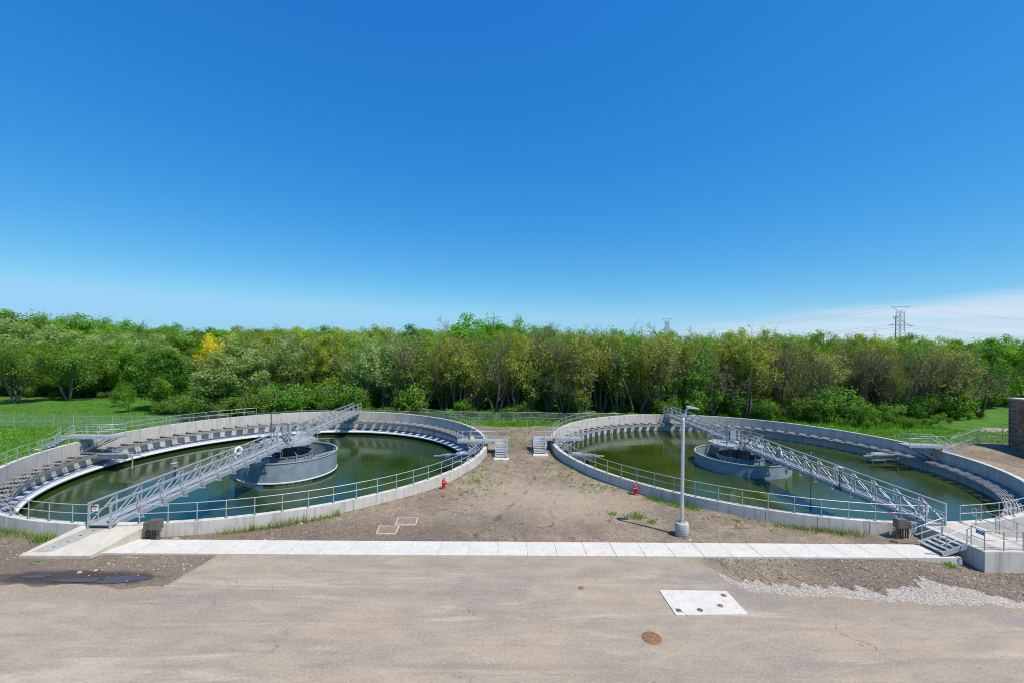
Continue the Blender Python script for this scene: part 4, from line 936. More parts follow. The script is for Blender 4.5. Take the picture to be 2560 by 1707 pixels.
def cover(p, r, label, grp=None, mat='rust_iron', name='manhole_cover', big=False):
    p = Vector(p); th = Thing(name, label, 'manhole cover', p, grp)
    th.lathe('frame_ring', [(r * 1.06, -.02), (r * 1.06, .012), (r * .98, .016)], p, mat, 28); lid = th.lathe('lid', [(r * .95, 0), (r * .95, .022), (r * .9, .026)], p, mat, 28)
    if big:
        for i in range(-4, 5):
            for j in range(-4, 5):
                x_, y_ = i * .085, j * .085
                if math.hypot(x_, y_) < r * .84 and not (abs(i) <= 2 and abs(j) <= 1): th.box('tread_stud', p + Vector((x_, y_, .032)), (.05, .05, .014), mat, parent=lid)
        for j in (-1, 0, 1): th.box('raised_bar', p + Vector((0, j * .075, .031)), (.32, .032, .012), mat, parent=lid)
    else:
        for j in (-1, 1): th.box('raised_bar', p + Vector((0, j * r * .35, .029)), (r * 1.0, r * .16, .008), mat, parent=lid)
mh = gp(1630, 1595); cover((mh.x, mh.y, .016), .37, 'large rusty studded manhole cover in the road', big=True)
c2 = gp(1453, 1469.6); cover((c2.x, c2.y, .016), .13, 'small rusty valve cover alone in the road', name='valve_cover')
SP = [gp(1690, 1539), gp(1871, 1537), gp(1816, 1478), gp(1648, 1476)]
cc = sum(SP, Vector()) / 4
th = Thing('concrete_pad', 'white concrete pad with round covers set flush in the road', 'pad', (cc.x, cc.y, 0))
v, f = prism([(p.x, p.y) for p in SP], -.2, .05); th.poly('pad_slab', v, f, 'concrete_white')
for px, py, lab in ((1697, 1525, 'small round cover crossed by the crack in the white pad'), (1750, 1524, 'small round cover between two others along the white pad edge'), (1801, 1513, 'reddish round cover near the middle of the white pad side'), (1809, 1487, 'small round cover at the pad corner by the gravel')):
    q = gp(px, py, .05); cover((q.x, q.y, .05), .12, lab, 'covers in the white pad', 'bronze_box' if px < 1770 else 'rust_iron', 'valve_cover')
q = [gp(1678, 1518, .052), gp(1690, 1519.5, .052), gp(1697, 1525, .052), gp(1712, 1531, .052), gp(1719, 1538, .052)]
th.sweep('crack', [Vector((a.x, a.y, .0495)) for a in q], .008, 'dark_metal', 5)

# ------------------------------------------------------------------ chain link fences
def fence(pts, label, h=1.85, spacing=3.05, outrig=True, side=1):
    pts = [Vector((a, b, hz(a, b))) for a, b in pts]; th = Thing('chain_link_fence', label, 'fence', pts[0])
    posts = []
    for i in range(len(pts) - 1):
        L = (pts[i + 1] - pts[i]).xy.length; n = max(1, round(L / spacing))
        for k in range(n + (1 if i == len(pts) - 2 else 0)): q = pts[i].lerp(pts[i + 1], k / n); posts.append(Vector((q.x, q.y, hz(q.x, q.y))))
    v = []; f = []; uv = []; u = 0
    for i, p in enumerate(posts):
        ps = th.tube('post', p - Vector((0, 0, .3)), p + Vector((0, 0, h)), .04, 'galvanised', 8)
        d = (posts[min(i + 1, len(posts) - 1)] - posts[max(i - 1, 0)]); d = Vector((d.y, -d.x, 0)).normalized() * side
        if outrig: th.bar('outrigger', p + Vector((0, 0, h)), p - d * .22 + Vector((0, 0, h + .32)), .05, .04, 'galvanised', ps)
        if i: u += (p - posts[i - 1]).length
        v += [p - pts[0] + Vector((0, 0, .03)), p - pts[0] + Vector((0, 0, h - .03))]; uv += [(u, 0), (u, h)]
    for i in range(len(posts) - 1): f.append((2 * i, 2 * i + 2, 2 * i + 3, 2 * i + 1))
    me = mesh('wire_mesh', v, f, 'chain_link'); ul = me.uv_layers.new(name='UVMap')
    for l in me.loops: ul.data[l.index].uv = uv[l.vertex_index]
    link('wire_mesh', me, None, Matrix.Translation(pts[0]), th.o)
    th.sweep('top_rail', [p + Vector((0, 0, h - .02)) for p in posts], .03, 'galvanised', 6)
    th.sweep('mid_rail', [p + Vector((0, 0, h * .5)) for p in posts], .022, 'galvanised', 6)
    if outrig:
        for k in (.11, .2): th.sweep('barbed_wire', [p + Vector((0, 0, h + k * 1.4)) for p in posts], .008, 'galvanised', 4)
fence([(-104, 70.5), (-46, 72.5)], 'chain link fence with slanted barb arms across the grass field', side=-1)
fence([(-43, 73.2), (26, 74.2)], 'chain link fence in front of bare trunks behind the two tanks', outrig=False)
FB = vp(2452, 1105, 60)
fence([(52.6, 48.9), (61.6, 53.7)], 'short chain link fence run climbing away behind the long stairs', side=1)
fence([(61.65, 53.8), (74, 53.8)], 'chain link fence with a braced gate beside the brick building', side=-1)
p0 = Vector((69.2, 70.55, hz(69, 70)));

# ------------------------------------------------------------------ brick building
B0 = (62.7, 51.5); th = Thing('brick_building', 'dark brown brick building with a pale roof coping', 'building', (B0[0], 46, hz(*B0)))
zb = hz(*B0) - .6; zt = 6.1
v, f = prism([(B0[0], 30), (B0[0] + 30, 30), (B0[0] + 30, B0[1]), (B0[0], B0[1])], zb, zt); wl = th.poly('wall', v, f, 'mortar')
v, f = prism([(B0[0] - .12, 29.9), (B0[0] + 30.1, 29.9), (B0[0] + 30.1, B0[1] + .12), (B0[0] - .12, B0[1] + .12)], zt, zt + .16); th.poly('coping', v, f, 'concrete_tan')
me = CACHE['blk'] = mesh('brick', BOXV, BOXF, 'brick_brown'); cnt = 0
rows = 25; bh = (zt - hz(*B0) + .3) / rows; bw = .5
for r_ in range(rows):
    zc = hz(*B0) - .3 + bh * (r_ + .5)
    for k in range(10):
        yc = B0[1] - (k + .5) * bw - (bw / 2 if r_ % 2 else 0)
        link('brick', me, None, Matrix.Translation((B0[0] - .012 - .018 * random.random(), yc, zc)) @ Matrix.Diagonal((.06, bw - .035, bh - .035, 1)), wl)
    
# ------------------------------------------------------------------ trees
def rot_to(d):
    return Vector(d).normalized()
def grow(rs, nstem, H, spread, levels, lean, curl, nchild, trunk_r, fork=.12):
    segs = []; tips = []
    def branch(p, d, L, r, lev):
        n = 5 if lev == 0 else 4 if lev == 1 else 3; pts = [p]; rad = [r]; q = p; dd = d
        for i in range(n):
            k = curl * (1 if lev else .6)
            dd = (dd + Vector((rs.uniform(-k, k), rs.uniform(-k, k), rs.uniform(-k * .3, k * .5) + .06))).normalized()
            q = q + dd * (L / n); pts.append(q); rad.append(r * (1 - .72 * (i + 1) / n))
        segs.append((pts, rad, lev))
        if lev >= levels: tips.append((pts, lev)); return
        if lev == levels - 1: tips.append((pts[1:], lev))
        m_ = nchild[lev]
        for c in range(m_):
            u = rs.uniform(.24 if lev == 0 else .15, 1.0); j = min(int(u * n), n - 1); t_ = u * n - j; bp_ = pts[j].lerp(pts[j + 1], t_)
            an = 2 * PI * (c / m_) + rs.uniform(-.7, .7); base = (pts[j + 1] - pts[j]).normalized()
            side = base.orthogonal().normalized(); side = Matrix.Rotation(an, 3, base) @ side
            nd = (base * rs.uniform(.5, .95) + side * spread * rs.uniform(.55, 1.1)).normalized()
            branch(bp_, nd, L * rs.uniform(.42, .68) * (1 - .3 * u), rad[j] * rs.uniform(.42, .6), lev + 1)
    for s in range(nstem):
        an = 2 * PI * s / nstem + rs.uniform(-.4, .4); k = lean * rs.uniform(.5, 1.2) if nstem > 1 else lean * .3
        d = Vector((math.cos(an) * k, math.sin(an) * k, 1)).normalized()
        branch(Vector((math.cos(an) * fork * (nstem > 1), math.sin(an) * fork * (nstem > 1), -.3)), d, H * rs.uniform(.62, .8), trunk_r * rs.uniform(.8, 1.1), 0)
    return segs, tips
def leaves_np(P, size, g, up=.5, outw=.35, center=None, aspect=.62):
    n = len(P); nrm = g.normal(0, 1, (n, 3)); nrm /= np.linalg.norm(nrm, axis=1, keepdims=True)
    nrm[:, 2] += up
    if center is not None:
        o = P - center; o /= np.maximum(np.linalg.norm(o, axis=1, keepdims=True), 1e-6); nrm += outw * o
    nrm /= np.linalg.norm(nrm, axis=1, keepdims=True)
    t = np.cross(nrm, g.normal(0, 1, (n, 3))); t /= np.maximum(np.linalg.norm(t, axis=1, keepdims=True), 1e-6); b = np.cross(nrm, t)
    s = (size * g.uniform(.6, 1.35, n))[:, None]; a = t * s; c = b * s * aspect
    V = np.stack([P - a * .5, P + c * .5 - a * .05, P + a * .5, P - c * .5 - a * .05], 1).reshape(-1, 3)
    return V, np.arange(4 * n).reshape(-1, 4)
def tree_meshes(key, seed, H, nstem, lean, spread, curl, nchild, trunk_r, nleaf, lsize, sig, dense=None, levels=3, fork=.15, lo=.0):
    rs = random.Random(seed); g = np.random.default_rng(seed)
    segs, tips = grow(rs, nstem, H, spread, levels, lean, curl, nchild, trunk_r, fork)
    zmax = max(p.z for s in segs for p in s[0]); k = H / zmax
    V = []; Fq = []
    for pts, rad, lev in segs:
        n = 6 if lev == 0 else 4 if lev == 1 else 3; o = len(V)
        v, f = sweep_vf([p * k for p in pts], [max(r, (.05, .04, .026, .017)[min(lev, 3)]) for r in rad], n); V += v; Fq += [tuple(i + o for i in q) for q in f[:-2]]
    tm = mesh(key + '_trunk', V, Fq, 'bark', True)
    P = []
    tp = [np.array([tuple(p * k) for p in pts]) for pts, lev in tips]
    per = max(1, nleaf // len(tp))
    for a in tp:
        j = g.integers(0, len(a) - 1, per); u = g.uniform(0, 1, per)[:, None]; q = a[j] * (1 - u) + a[j + 1] * u
        P.append(q + g.normal(0, sig, (per, 3)))
    P = np.concatenate(P)
    if dense:
        rxy, rz_, cz, nd = dense[:4]; nc = 46 if len(dense) < 5 else dense[4]
        dirs = g.normal(0, 1, (nc, 3)); dirs /= np.linalg.norm(dirs, axis=1, keepdims=True); rr = g.uniform(.45, 1.0, (nc, 1)) ** .6
        cen = dirs * rr * np.array([rxy, rxy, rz_]) + np.array([0, 0, cz]); cen *= (1 + g.normal(0, .05, (nc, 1)))
        j = g.integers(0, nc, nd); off = g.normal(0, 1, (nd, 3)); off /= np.linalg.norm(off, axis=1, keepdims=True); off *= (g.uniform(0, 1, (nd, 1)) ** .4) * np.array([rxy * .30, rxy * .30, rz_ * .20])
        CC = np.concatenate([np.tile(np.array([[0, 0, H * .45]]), (len(P), 1)), cen[j] - np.array([0, 0, rz_ * .05])]); P = np.concatenate([P, cen[j] + off])
    else: CC = np.tile(np.array([[0, 0, H * .45]]), (len(P), 1))
    ok_ = P[:, 2] > lo; P = P[ok_]; CC = CC[ok_]
    LV, LQ = leaves_np(P, lsize, g, center=CC, outw=1.1, up=.35)
    lm = bpy.data.meshes.new(key + '_crown'); np_mesh(lm, LV, LQ); lm.materials.append(MATS['leaf_green'])
    return tm, lm
TREE = {}
for i in range(4): TREE['vase%d' % i] = tree_meshes('vase%d' % i, 100 + i, 17, 4 + i % 3, .26, .62, .30, [7, 6, 4], .23, 5400, .33, .36, None, 3, .25, 1.0)
for i in range(3): TREE['bare%d' % i] = tree_meshes('bare%d' % i, 200 + i, 15, 2 + i, .34, .75, .36, [7, 6, 5], .25, 1500, .24, .22, None, 3, .2, 3.0)
for i in range(3): TREE['tall%d' % i] = tree_meshes('tall%d' % i, 300 + i, 17, 2, .16, .58, .25, [8, 6, 4], .2, 6000, .34, .40, (3.8, 5.4, 10.5, 5500, 34), 3, .2, 2.5)
for i in range(3): TREE['round%d' % i] = tree_meshes('round%d' % i, 400 + i, 13, 2, .2, .8, .3, [7, 6, 4], .22, 3500, .36, .5, (4.6, 5.0, 6.8, 12500, 60), 3, .2, .6)
for i in range(2): TREE['open%d' % i] = tree_meshes('open%d' % i, 500 + i, 14, 3, .42, .8, .28, [8, 7, 4], .24, 7000, .31, .42, None, 3, .15, 2.0)
for i in range(3): TREE['shrub%d' % i] = tree_meshes('shrub%d' % i, 600 + i, 3.6, 5, .5, .8, .3, [5, 4], .04, 1600, .20, .25, (1.5, 1.35, 1.7, 1500, 20), 2, .2, .05)
for i in range(2): TREE['sapling%d' % i] = tree_meshes('sapling%d' % i, 700 + i, 6, 2, .2, .7, .25, [6, 5], .06, 2600, .20, .35, (1.3, 1.9, 3.6, 900, 18), 2, .1, .8)
def cone_tree():
    g = np.random.default_rng(5); n = 5200; h = g.uniform(0, 1, n) ** 1.4; a = g.uniform(0, 2 * PI, n); rr = (1 - h) * 1.9 * (g.uniform(0, 1, n) ** .35) * (1 + .18 * np.sin(a * 5 + h * 20)) + .1
    P = np.stack([rr * np.cos(a), rr * np.sin(a), .3 + h * 5.6], -1); V_, Q_ = leaves_np(P, .24, g, up=.3); lm = bpy.data.meshes.new('juniper_crown'); np_mesh(lm, V_, Q_); lm.materials.append(MATS['leaf_juniper'])
    v, f = sweep_vf([(0, 0, -.3), (0, 0, 3), (0, 0, 5.6)], [.14, .08, .02], 6); return mesh('juniper_trunk', v, f, 'bark', True), lm
TREE['juniper'] = cone_tree()

KNOWN = {}
def tree(kind, x, y, h, leafm, label, group=None, name='tree', cat='tree', bark=None, z=None, wide=1.0):
    tm, lm = TREE[kind]; nat = {'vase': 17, 'bare': 15, 'tall': 17, 'roun': 13, 'open': 14, 'shru': 3.6, 'sapl': 6, 'juni': 6}[kind[:4]]
    s = h / nat; z = hz(x, y) if z is None else z; a = random.uniform(0, 6.28)
    Mx = Matrix.Translation((x, y, z)) @ Matrix.Rotation(a, 4, 'Z') @ Matrix.Diagonal((s * wide, s * wide, s, 1))
    o = link(name, None, None, Matrix.Translation((x, y, z))); o['label'] = label; o['category'] = cat
    if group: o['group'] = group
    link('trunk', tm, bark or 'bark', Mx, o, bark is not None); link('crown', lm, leafm, Mx, o, True)
    return o
def at_px(px, Y):
    p = vp(px, 860, Y); return p.x, Y
def tree_px(kind, px, Y, pytop, leafm, label, group=None, **kw):
    x_, y_ = at_px(px, Y); zt = vp(px, pytop, Y).z; tree(kind, x_, y_, max(zt - hz(x_, y_), 1.0), leafm, label, group, **kw)
# --- trees one can name
tree_px('open0', 178, 103, 838, 'leaf_green', 'open spreading tree with a forked pale trunk standing in the grass field')
tree_px('open1', 45, 98, 842, 'leaf_green', 'open dark-trunked tree at the edge of the field beside the forked one')
tree_px('round0', 405, 92, 860, 'leaf_dark', 'dense very dark green tree behind the saplings in the field', wide=.95)
tree_px('round1', 588, 84, 846, 'leaf_pale', 'big dense tree with pale leaf tips bulging over the rim rail', wide=1.15)
tree_px('juniper', 772, 84, 932, 'leaf_juniper', 'brownish green cone-shaped juniper behind the rim')
tree_px('round2', 540, 100, 833, 'leaf_yellow', 'bright yellow tree crown among the far green woods', wide=.62)
tree_px('tall0', 1175, 118, 780, 'leaf_bright', 'leafy fresh green tree rising above the whole tree line', wide=1.6)
tree_px('tall1', 1255, 121, 785, 'leaf_bright', 'second leafy fresh green tree topping the tree line', wide=1.3)
tree_px('sapling0', 325, 88, 955, 'leaf_bright', 'slender sapling in front of the dark green tree')
tree_px('sapling1', 412, 87, 940, 'leaf_bright', 'light green sapling between the dark tree and the pale-tipped tree')
tree_px('sapling0', 300, 95, 970, 'leaf_green', 'little sapling alone on the open grass')
tree_px('bare2', 2045, 84, 985, 'leaf_bud', 'dead tree with a bleached pale trunk at the wood edge', bark='bark_pale')
# --- front row behind the fence: bare, budding trees with many stems
G1 = 'budding multi-stemmed trees along the fence'
for k, px in enumerate((905, 962, 1010, 1060, 1112, 1150, 1195, 1240, 1290, 1330, 1372, 1420, 1455, 1500, 1545, 1585, 1630, 1672, 1725, 1770, 1820, 1868)):
    top = 812 + 12 * math.sin(k * 1.7) + random.uniform(-10, 12)
    kd = 'vase%d' % (k % 4) if k % 4 != 3 else 'bare%d' % (k % 3)
    tree_px(kd, px + random.uniform(-8, 8), 80 + random.uniform(-1, 6), top, ('leaf_olive', 'leaf_olive', 'leaf_green', 'leaf_bud')[k % 4] if px > 1000 else 'leaf_pale', ('budding olive multi-stemmed tree along the chain link fence', 'budding tree of yellowish olive haze among the fence trunks', 'fresh green multi-stemmed tree behind the chain link fence', 'nearly leafless brownish tree along the chain link fence')[k % 4] if px > 1000 else 'pale grey green budding tree at the end of the fence row', G1)
G2 = 'mostly bare dark trees above green undergrowth'
for k, px in enumerate((1915, 1960, 2010, 2062, 2105, 2150, 2205, 2255, 2310, 2360, 2405, 2450)):
    top = 838 + random.uniform(-8, 18) + (px - 1915) * .03
    tree_px('bare%d' % (k % 3) if k % 3 else 'vase%d' % (k % 4), px, 82 + random.uniform(0, 8), top, ('leaf_bud', 'leaf_olive', 'leaf_green')[k % 3], ('brownish budding tree in the wood opposite the brick building', 'mostly bare olive tree with dark branches opposite the brick building', 'thinly green tree with dark branches opposite the brick building')[k % 3], G2)
G3 = 'leafy trees filling the woods'
LG = ('leafy mid green tree filling the woods behind the first row', 'fresh bright green tree behind the first row of trunks', 'olive green tree filling the woods behind the first row', 'leafy mid green tree filling the woods behind the first row')
for k in range(40):
    px = 860 + k * 43.5 + random.uniform(-12, 12); yy = 94 + (k % 3) * 8 + random.uniform(-2, 3)
    tree_px(('tall0', 'vase2', 'tall2', 'vase1', 'vase3')[k % 5], px, yy + 4, 822 + random.uniform(-8, 20) + max(0, px - 1800) * .035, ('leaf_green', 'leaf_bright', 'leaf_olive', 'leaf_green')[k % 4], LG[k % 4], G3)
for k in range(12):
    px = 650 + k * 24; tree_px(('vase0', 'tall2', 'vase2')[k % 3], px, 92 + (k * 7) % 16, 826 + random.uniform(0, 28), ('leaf_pale', 'leaf_olive', 'leaf_green')[k % 3], 'pale grey green tree beside the juniper thicket', 'pale trees behind the juniper')
G4 = 'tall willowy trees at the head of the field'
for k in range(26):
    px = -140 + k * 22 + random.uniform(-8, 8); top = 768 + max(0, px) * .10 + random.uniform(-4, 14); yy = 122 + (k * 5 % 3) * 11
    tree_px(('round1', 'tall2', 'round0', 'tall1')[k % 4], px, yy, top + (0 if k % 3 else 26), ('leaf_pale', 'leaf_green', 'leaf_green')[k % 3], ('tall willowy grey green tree closing off the grass field', 'tall full green tree closing off the grass field', 'tall full green tree closing off the grass field')[k % 3], G4, wide=1.15)
for k in range(18):
    px = -60 + k * 26; tree_px('open%d' % (k % 2) if k % 3 else 'round2', px, 110 + random.uniform(0, 7), 862 + random.uniform(-14, 22), ('leaf_green', 'leaf_dark', 'leaf_olive')[k % 3], ('lower bushy mid green tree in front of the willowy trees', 'lower bushy dark tree in front of the willowy trees', 'lower bushy olive tree in front of the willowy trees')[k % 3], 'bushy trees at the field edge')
G5 = 'rounded crowns of the distant woods'
for k in range(90):
    px = 300 + (k % 45) * 26 + random.uniform(-10, 10); Y_ = 150 + (k // 45) * 45 + random.uniform(0, 30)
    tree_px(('round0', 'round1', 'round2', 'tall1')[k % 4], px, Y_, 816 + (k // 45 == 0) * 10 + random.uniform(-3, 12) + max(0, px - 1280) * .016, ('leaf_green', 'leaf_pale', 'leaf_olive', 'leaf_dark', 'leaf_bright')[k % 5], ('mid green', 'pale silvery', 'olive', 'dark', 'bright green')[k % 5] + ' rounded crown in the distant woods behind field and fence', G5, wide=1.2)
for k in range(40):
    px = 1500 + k * 30 + random.uniform(-10, 10); Y_ = 128 + (k * 7 % 4) * 16
    tree_px(('round0', 'tall2', 'round1', 'tall0')[k % 4], px, Y_, 828 + (px - 1500) * .016 + random.uniform(-2, 12), ('leaf_green', 'leaf_olive', 'leaf_bright', 'leaf_green')[k % 4], 'green treetop beyond the bare trees, toward the power line', 'treetops toward the power line', wide=1.15)
# shrubs
for k in range(72):
    px = 640 + k * 26.5 + random.uniform(-9, 9); yy = 86 + random.uniform(0, 5) if 900 < px < 1640 and k % 5 else (74.3 if 1640 < px < 2230 else 78) + random.uniform(0, 7)
    if px > 2455: yy = 100 + random.uniform(0, 8)
    if px > 1640 and k % 3 == 1: continue
    hh = random.uniform(1.6, 4.2) if k % 3 else random.uniform(4, 7.5); x_, y_ = at_px(px, yy)
    tree('shrub%d' % (k % 3), x_, y_, hh, (('leaf_bright', 'leaf_bright', 'leaf_green') if px < 1640 else ('leaf_green', 'leaf_olive', 'leaf_dark'))[k % 3], ('thicket shrub behind the high water tank' if px >= 1640 else None) or ('bright fresh green shrub', 'bright fresh green shrub', 'mid green shrub')[k % 3] + ' in the undergrowth among the tree trunks', 'undergrowth shrubs', 'shrub', 'shrub')
for k in range(30):
    px = 345 + k * 11.5; yy = 78.5 + random.uniform(0, 6); x_, y_ = at_px(px, yy)
    if px < 480: yy += 6
    tree('shrub%d' % (k % 3), x_, yy, random.uniform(3.4, 6.0) if px > 420 else random.uniform(2, 3.6), ('leaf_green', 'leaf_bright', 'leaf_pale')[k % 3], 'leafy shrub at the foot of the pale-tipped tree', 'shrubs round the pale-tipped tree', 'shrub', 'shrub')
for k in range(12):
    px = -20 + k * 31; x_, y_ = at_px(px, 108 + random.uniform(-2, 4)); tree('shrub%d' % (k % 3), x_, y_, random.uniform(1.6, 3.2), ('leaf_dark', 'leaf_green')[k % 2], 'low dark shrub along the upper edge of the grass field', 'shrubs at the field edge', 'shrub', 'shrub')
for k in range(16):
    px = 2170 + k * 17; x_, y_ = at_px(px, 71 + (k % 3) * 2.5 + max(0, k - 8) * 1.6); tree('shrub%d' % (k % 3), x_, y_, random.uniform(1.0, 2.0), 'leaf_bright', 'low bright green bush on the grass near the long stairs', 'low bushes by the long stairs', 'shrub', 'shrub')
for k in range(64):
    px = 870 + k * 26 + random.uniform(-10, 10); yy = 88 + random.uniform(0, 5) + (max(0, px - 2380) * .12); x_, y_ = at_px(px, yy)
    tree(('sapling0', 'shrub1', 'sapling1', 'shrub2')[k % 4], x_, y_, random.uniform(6, 9.5), ('leaf_bright', 'leaf_green', 'leaf_bright')[k % 3], ('young bright green tree', 'young mid green tree', 'young bright green tree')[k % 3] + ' filling the gaps behind the trunks', 'young trees behind the trunks', wide=1.25)
for k in range(46):
    px = 890 + k * 17 + random.uniform(-6, 6); x_, y_ = at_px(px, 76.2 + random.uniform(0, 2.4)); tree('shrub%d' % (k % 3), x_, y_, random.uniform(1.0, 2.3), ('leaf_bright', 'leaf_green', 'leaf_bright')[k % 3], ('low bright green bush', 'low mid green bush', 'low bright green bush')[k % 3] + ' at the foot of the trunks behind the fence', 'low bushes behind the fence', 'shrub', 'shrub', wide=1.5)
for k in range(26):
    px = -80 + k * 22; yy = 112 + random.uniform(0, 6); x_, y_ = at_px(px, yy)
    tree(('shrub0', 'shrub1', 'sapling1')[k % 3], x_, y_, random.uniform(4.5, 7), ('leaf_green', 'leaf_dark', 'leaf_olive')[k % 3], ('mid green', 'dark', 'olive')[k % 3] + ' thicket bush under the trees that close the field', 'thicket under the field trees', 'shrub', 'shrub', wide=1.4)
# far-off woods
def far_forest():
    g = np.random.default_rng(77); Vs = []; Qs = []; o = 0
    for k in range(900):
        Y_ = g.uniform(240, 900); X_ = g.uniform(-1.35, 1.35) * Y_; zb = hz(X_, Y_); h = g.uniform(12, 17) * (1 if X_ < 0 else .92); rr = g.uniform(5, 8)
        n = 190; d = g.normal(0, 1, (n, 3)); d /= np.linalg.norm(d, axis=1, keepdims=True); d[:, 2] = np.abs(d[:, 2]) * 1.0 - .15; P = d * np.array([rr, rr, h * .5]) * g.uniform(.7, 1.05, (n, 1)) + np.array([X_, Y_, zb + h * .5])
        V_, Q_ = leaves_np(P, 1.6, g, up=.5, outw=.6, center=np.array([X_, Y_, zb + h * .4])); Vs.append(V_); Qs.append(Q_ + o); o += len(V_)
    me = bpy.data.meshes.new('far_woods'); np_mesh(me, np.concatenate(Vs), np.concatenate(Qs)); me.materials.append(MATS['leaf_green']); stuff(link('far_woods', me))
far_forest()

# ------------------------------------------------------------------ grass and weeds
def blades(name, XY, hmin, hmax, wdt, mat, seed, lean=.35):
    g = np.random.default_rng(seed); XY = np.asarray(XY); n = len(XY); z = height(XY[:, 0], XY[:, 1]); h = g.uniform(hmin, hmax, n); a = g.uniform(0, 2 * PI, n)
    p = np.stack([XY[:, 0], XY[:, 1], z - .02], -1); t = np.stack([np.cos(a), np.sin(a), 0 * a], -1) * (wdt * g.uniform(.6, 1.3, n))[:, None]
    l = g.normal(0, lean, (n, 2)); tip = p + np.stack([l[:, 0] * h, l[:, 1] * h, h], -1); mid = p + (tip - p) * .55
    V_ = np.stack([p - t * .5, p + t * .5, mid + t * .42, tip], 1).reshape(-1, 3); me = bpy.data.meshes.new(name); np_mesh(me, V_, np.arange(4 * n).reshape(-1, 4)); me.materials.append(MATS[mat]); return me
g = np.random.default_rng(9)
def scatter_px(n, x0, x1, y0, y1): return np.array([tuple(gp(g.uniform(x0, x1), g.uniform(y0, y1)).xy) for _ in range(n)])
n = 60000; GX_ = g.uniform(-100, -40, n); GY_ = g.uniform(33, 118, n); ok = (np.hypot(GX_ - TL.x, GY_ - TL.y) > 22.6) & (GX_ > -1.35 * GY_)
n2 = 16000; HX = g.uniform(-45, 75, n2); HY = g.uniform(69.5, 84, n2); ok2 = (np.hypot(HX - TL.x, HY - TL.y) > 22.3) & (np.hypot(HX - TR.x, HY - TR.y) > 22.3)
P1_ = np.stack([GX_, GY_], -1)[ok]; P2_ = np.stack([HX, HY], -1)[ok2]
stuff(link('grass', blades('grass', P1_, .12, .34, .10, 'leaf_grass', 1)))
stuff(link('tall_grass', blades('tall_grass', P2_, .35, 1.0, .12, 'leaf_grass', 2)))
n3 = 5200; WX = g.uniform(50, 76, n3); WY = g.uniform(54.3, 76, n3); stuff(link('grass', blades('grass', np.stack([WX, WY], -1), .12, .4, .12, 'leaf_grass', 3)))
# sparse weeds on bare ground
W = []
def patch(n, cx, cy, sx_, sy_):
    c = gp(cx, cy); q = g.normal(0, 1, (n, 2)) * np.array([sx_, sy_]) + np.array([c.x, c.y])
    q = q[(np.hypot(q[:, 0] - TL.x, q[:, 1] - TL.y) > 21.75) & (np.hypot(q[:, 0] - TR.x, q[:, 1] - TR.y) > 21.75)]
    if len(q):
        k = g.integers(0, len(q), max(4, len(q) // 6)); q = q[k][g.integers(0, len(k), len(q))] + g.normal(0, .07, q.shape)
        W.append(q[(np.hypot(q[:, 0] - TL.x, q[:, 1] - TL.y) > 21.75) & (np.hypot(q[:, 0] - TR.x, q[:, 1] - TR.y) > 21.75)])
for a in ((500, 1150, 1225, 1.6, 2.0), (420, 1190, 1190, 1.2, 1.6), (700, 1420, 1180, 1.3, 1.8), (600, 1490, 1215, 1.5, 1.2), (260, 1400, 1150, .9, 1.5), (200, 30, 1340, 1.6, .8), (240, 90, 1315, 1.4, .6), (300, 1830, 1300, 2.6, .5), (260, 2000, 1318, 2.0, .35), (1300, 1290, 1090, 3.2, 4.5), (160, 1250, 1160, 1.4, 1.0), (240, 1240, 1110, 1.5, 3), (120, 1560, 1290, 1.2, .5)): patch(*a)
stuff(link('weeds', blades('weeds', np.concatenate(W), .05, .22, .05, 'leaf_weed', 4, .5)))
def clump(c, n, rad, h, label, grp, mat='leaf_weed', seed=0):
    gg = np.random.default_rng(seed); q = gg.normal(0, rad, (n, 2)) + np.array([c.x, c.y]); 
    for t in (TL, TR):
        d = np.hypot(q[:, 0] - t.x, q[:, 1] - t.y); q = q[d > 21.74]
    if len(q) < 30: return
    me = blades('weed_clump', q, h * .45, h, .035, mat, seed, .22)
    o = link('weed_clump', me); tag(o, label, 'weeds', grp)
def along(t, r, degs): return [Vector((t.x + r * math.cos(R(a)), t.y + r * math.sin(R(a)), 0)) for a in degs]
k = 0
for c in along(TL, 22.0, [-72.5 + 1.25 * i for i in range(14)]): clump(c, 46, .16, random.uniform(.35, .75), 'tall stalky weeds along the sunlit wall below the rail', 'stalky weeds along the sunlit wall', 'leaf_weed', 800 + k); k += 1
for c in along(TL, 22.05, [-112, -109.5, -107, -105, -102.5, -100, -98]): clump(c, 60, .22, random.uniform(.3, .7), 'grassy weeds at the wall short of the concrete ramp', 'weeds beside the ramp', 'leaf_weed', 840 + k); k += 1
for c in along(TR, 22.05, [-136, -134.5, -133, -131.5, -130, -128.5, -127]): clump(c, 70, .24, random.uniform(.3, .6), 'dense green weeds at the shaded wall near the lamp post', 'weeds near the lamp post', 'leaf_grass', 880 + k); k += 1
for c in along(TR, 22.1, [-113, -111.5, -110, -108, -106.5, -105, -103.5, -102.2]): clump(c, 70, .25, random.uniform(.3, .7), 'yellowish green weeds on the slope below the shaded wall', 'weeds below the shaded wall', 'leaf_weed', 920 + k); k += 1
for (px, py, n_, rd, h_, lab) in ((1590, 1290, 150, .35, .45, 'grass clump alone in the dirt beside the lamp post shadow'), (1632, 1306, 50, .14, .4, 'small grass tuft beside the lamp post shadow'), (1534, 1283, 36, .1, .3, 'tiny grass tuft out on the dirt'), (2375, 1404, 120, .2, .3, 'green weed clump at the sidewalk end below the steel stairs'), (103, 1352, 130, .25, .35, 'round weed clump in the dirt beside the ramp'), (1193, 1205, 60, .2, .4, 'weed tuft beside the hydrant on sunlit ground')):
    clump(gp(px, py), n_, rd, h_, lab, None, 'leaf_grass', 960 + k); k += 1

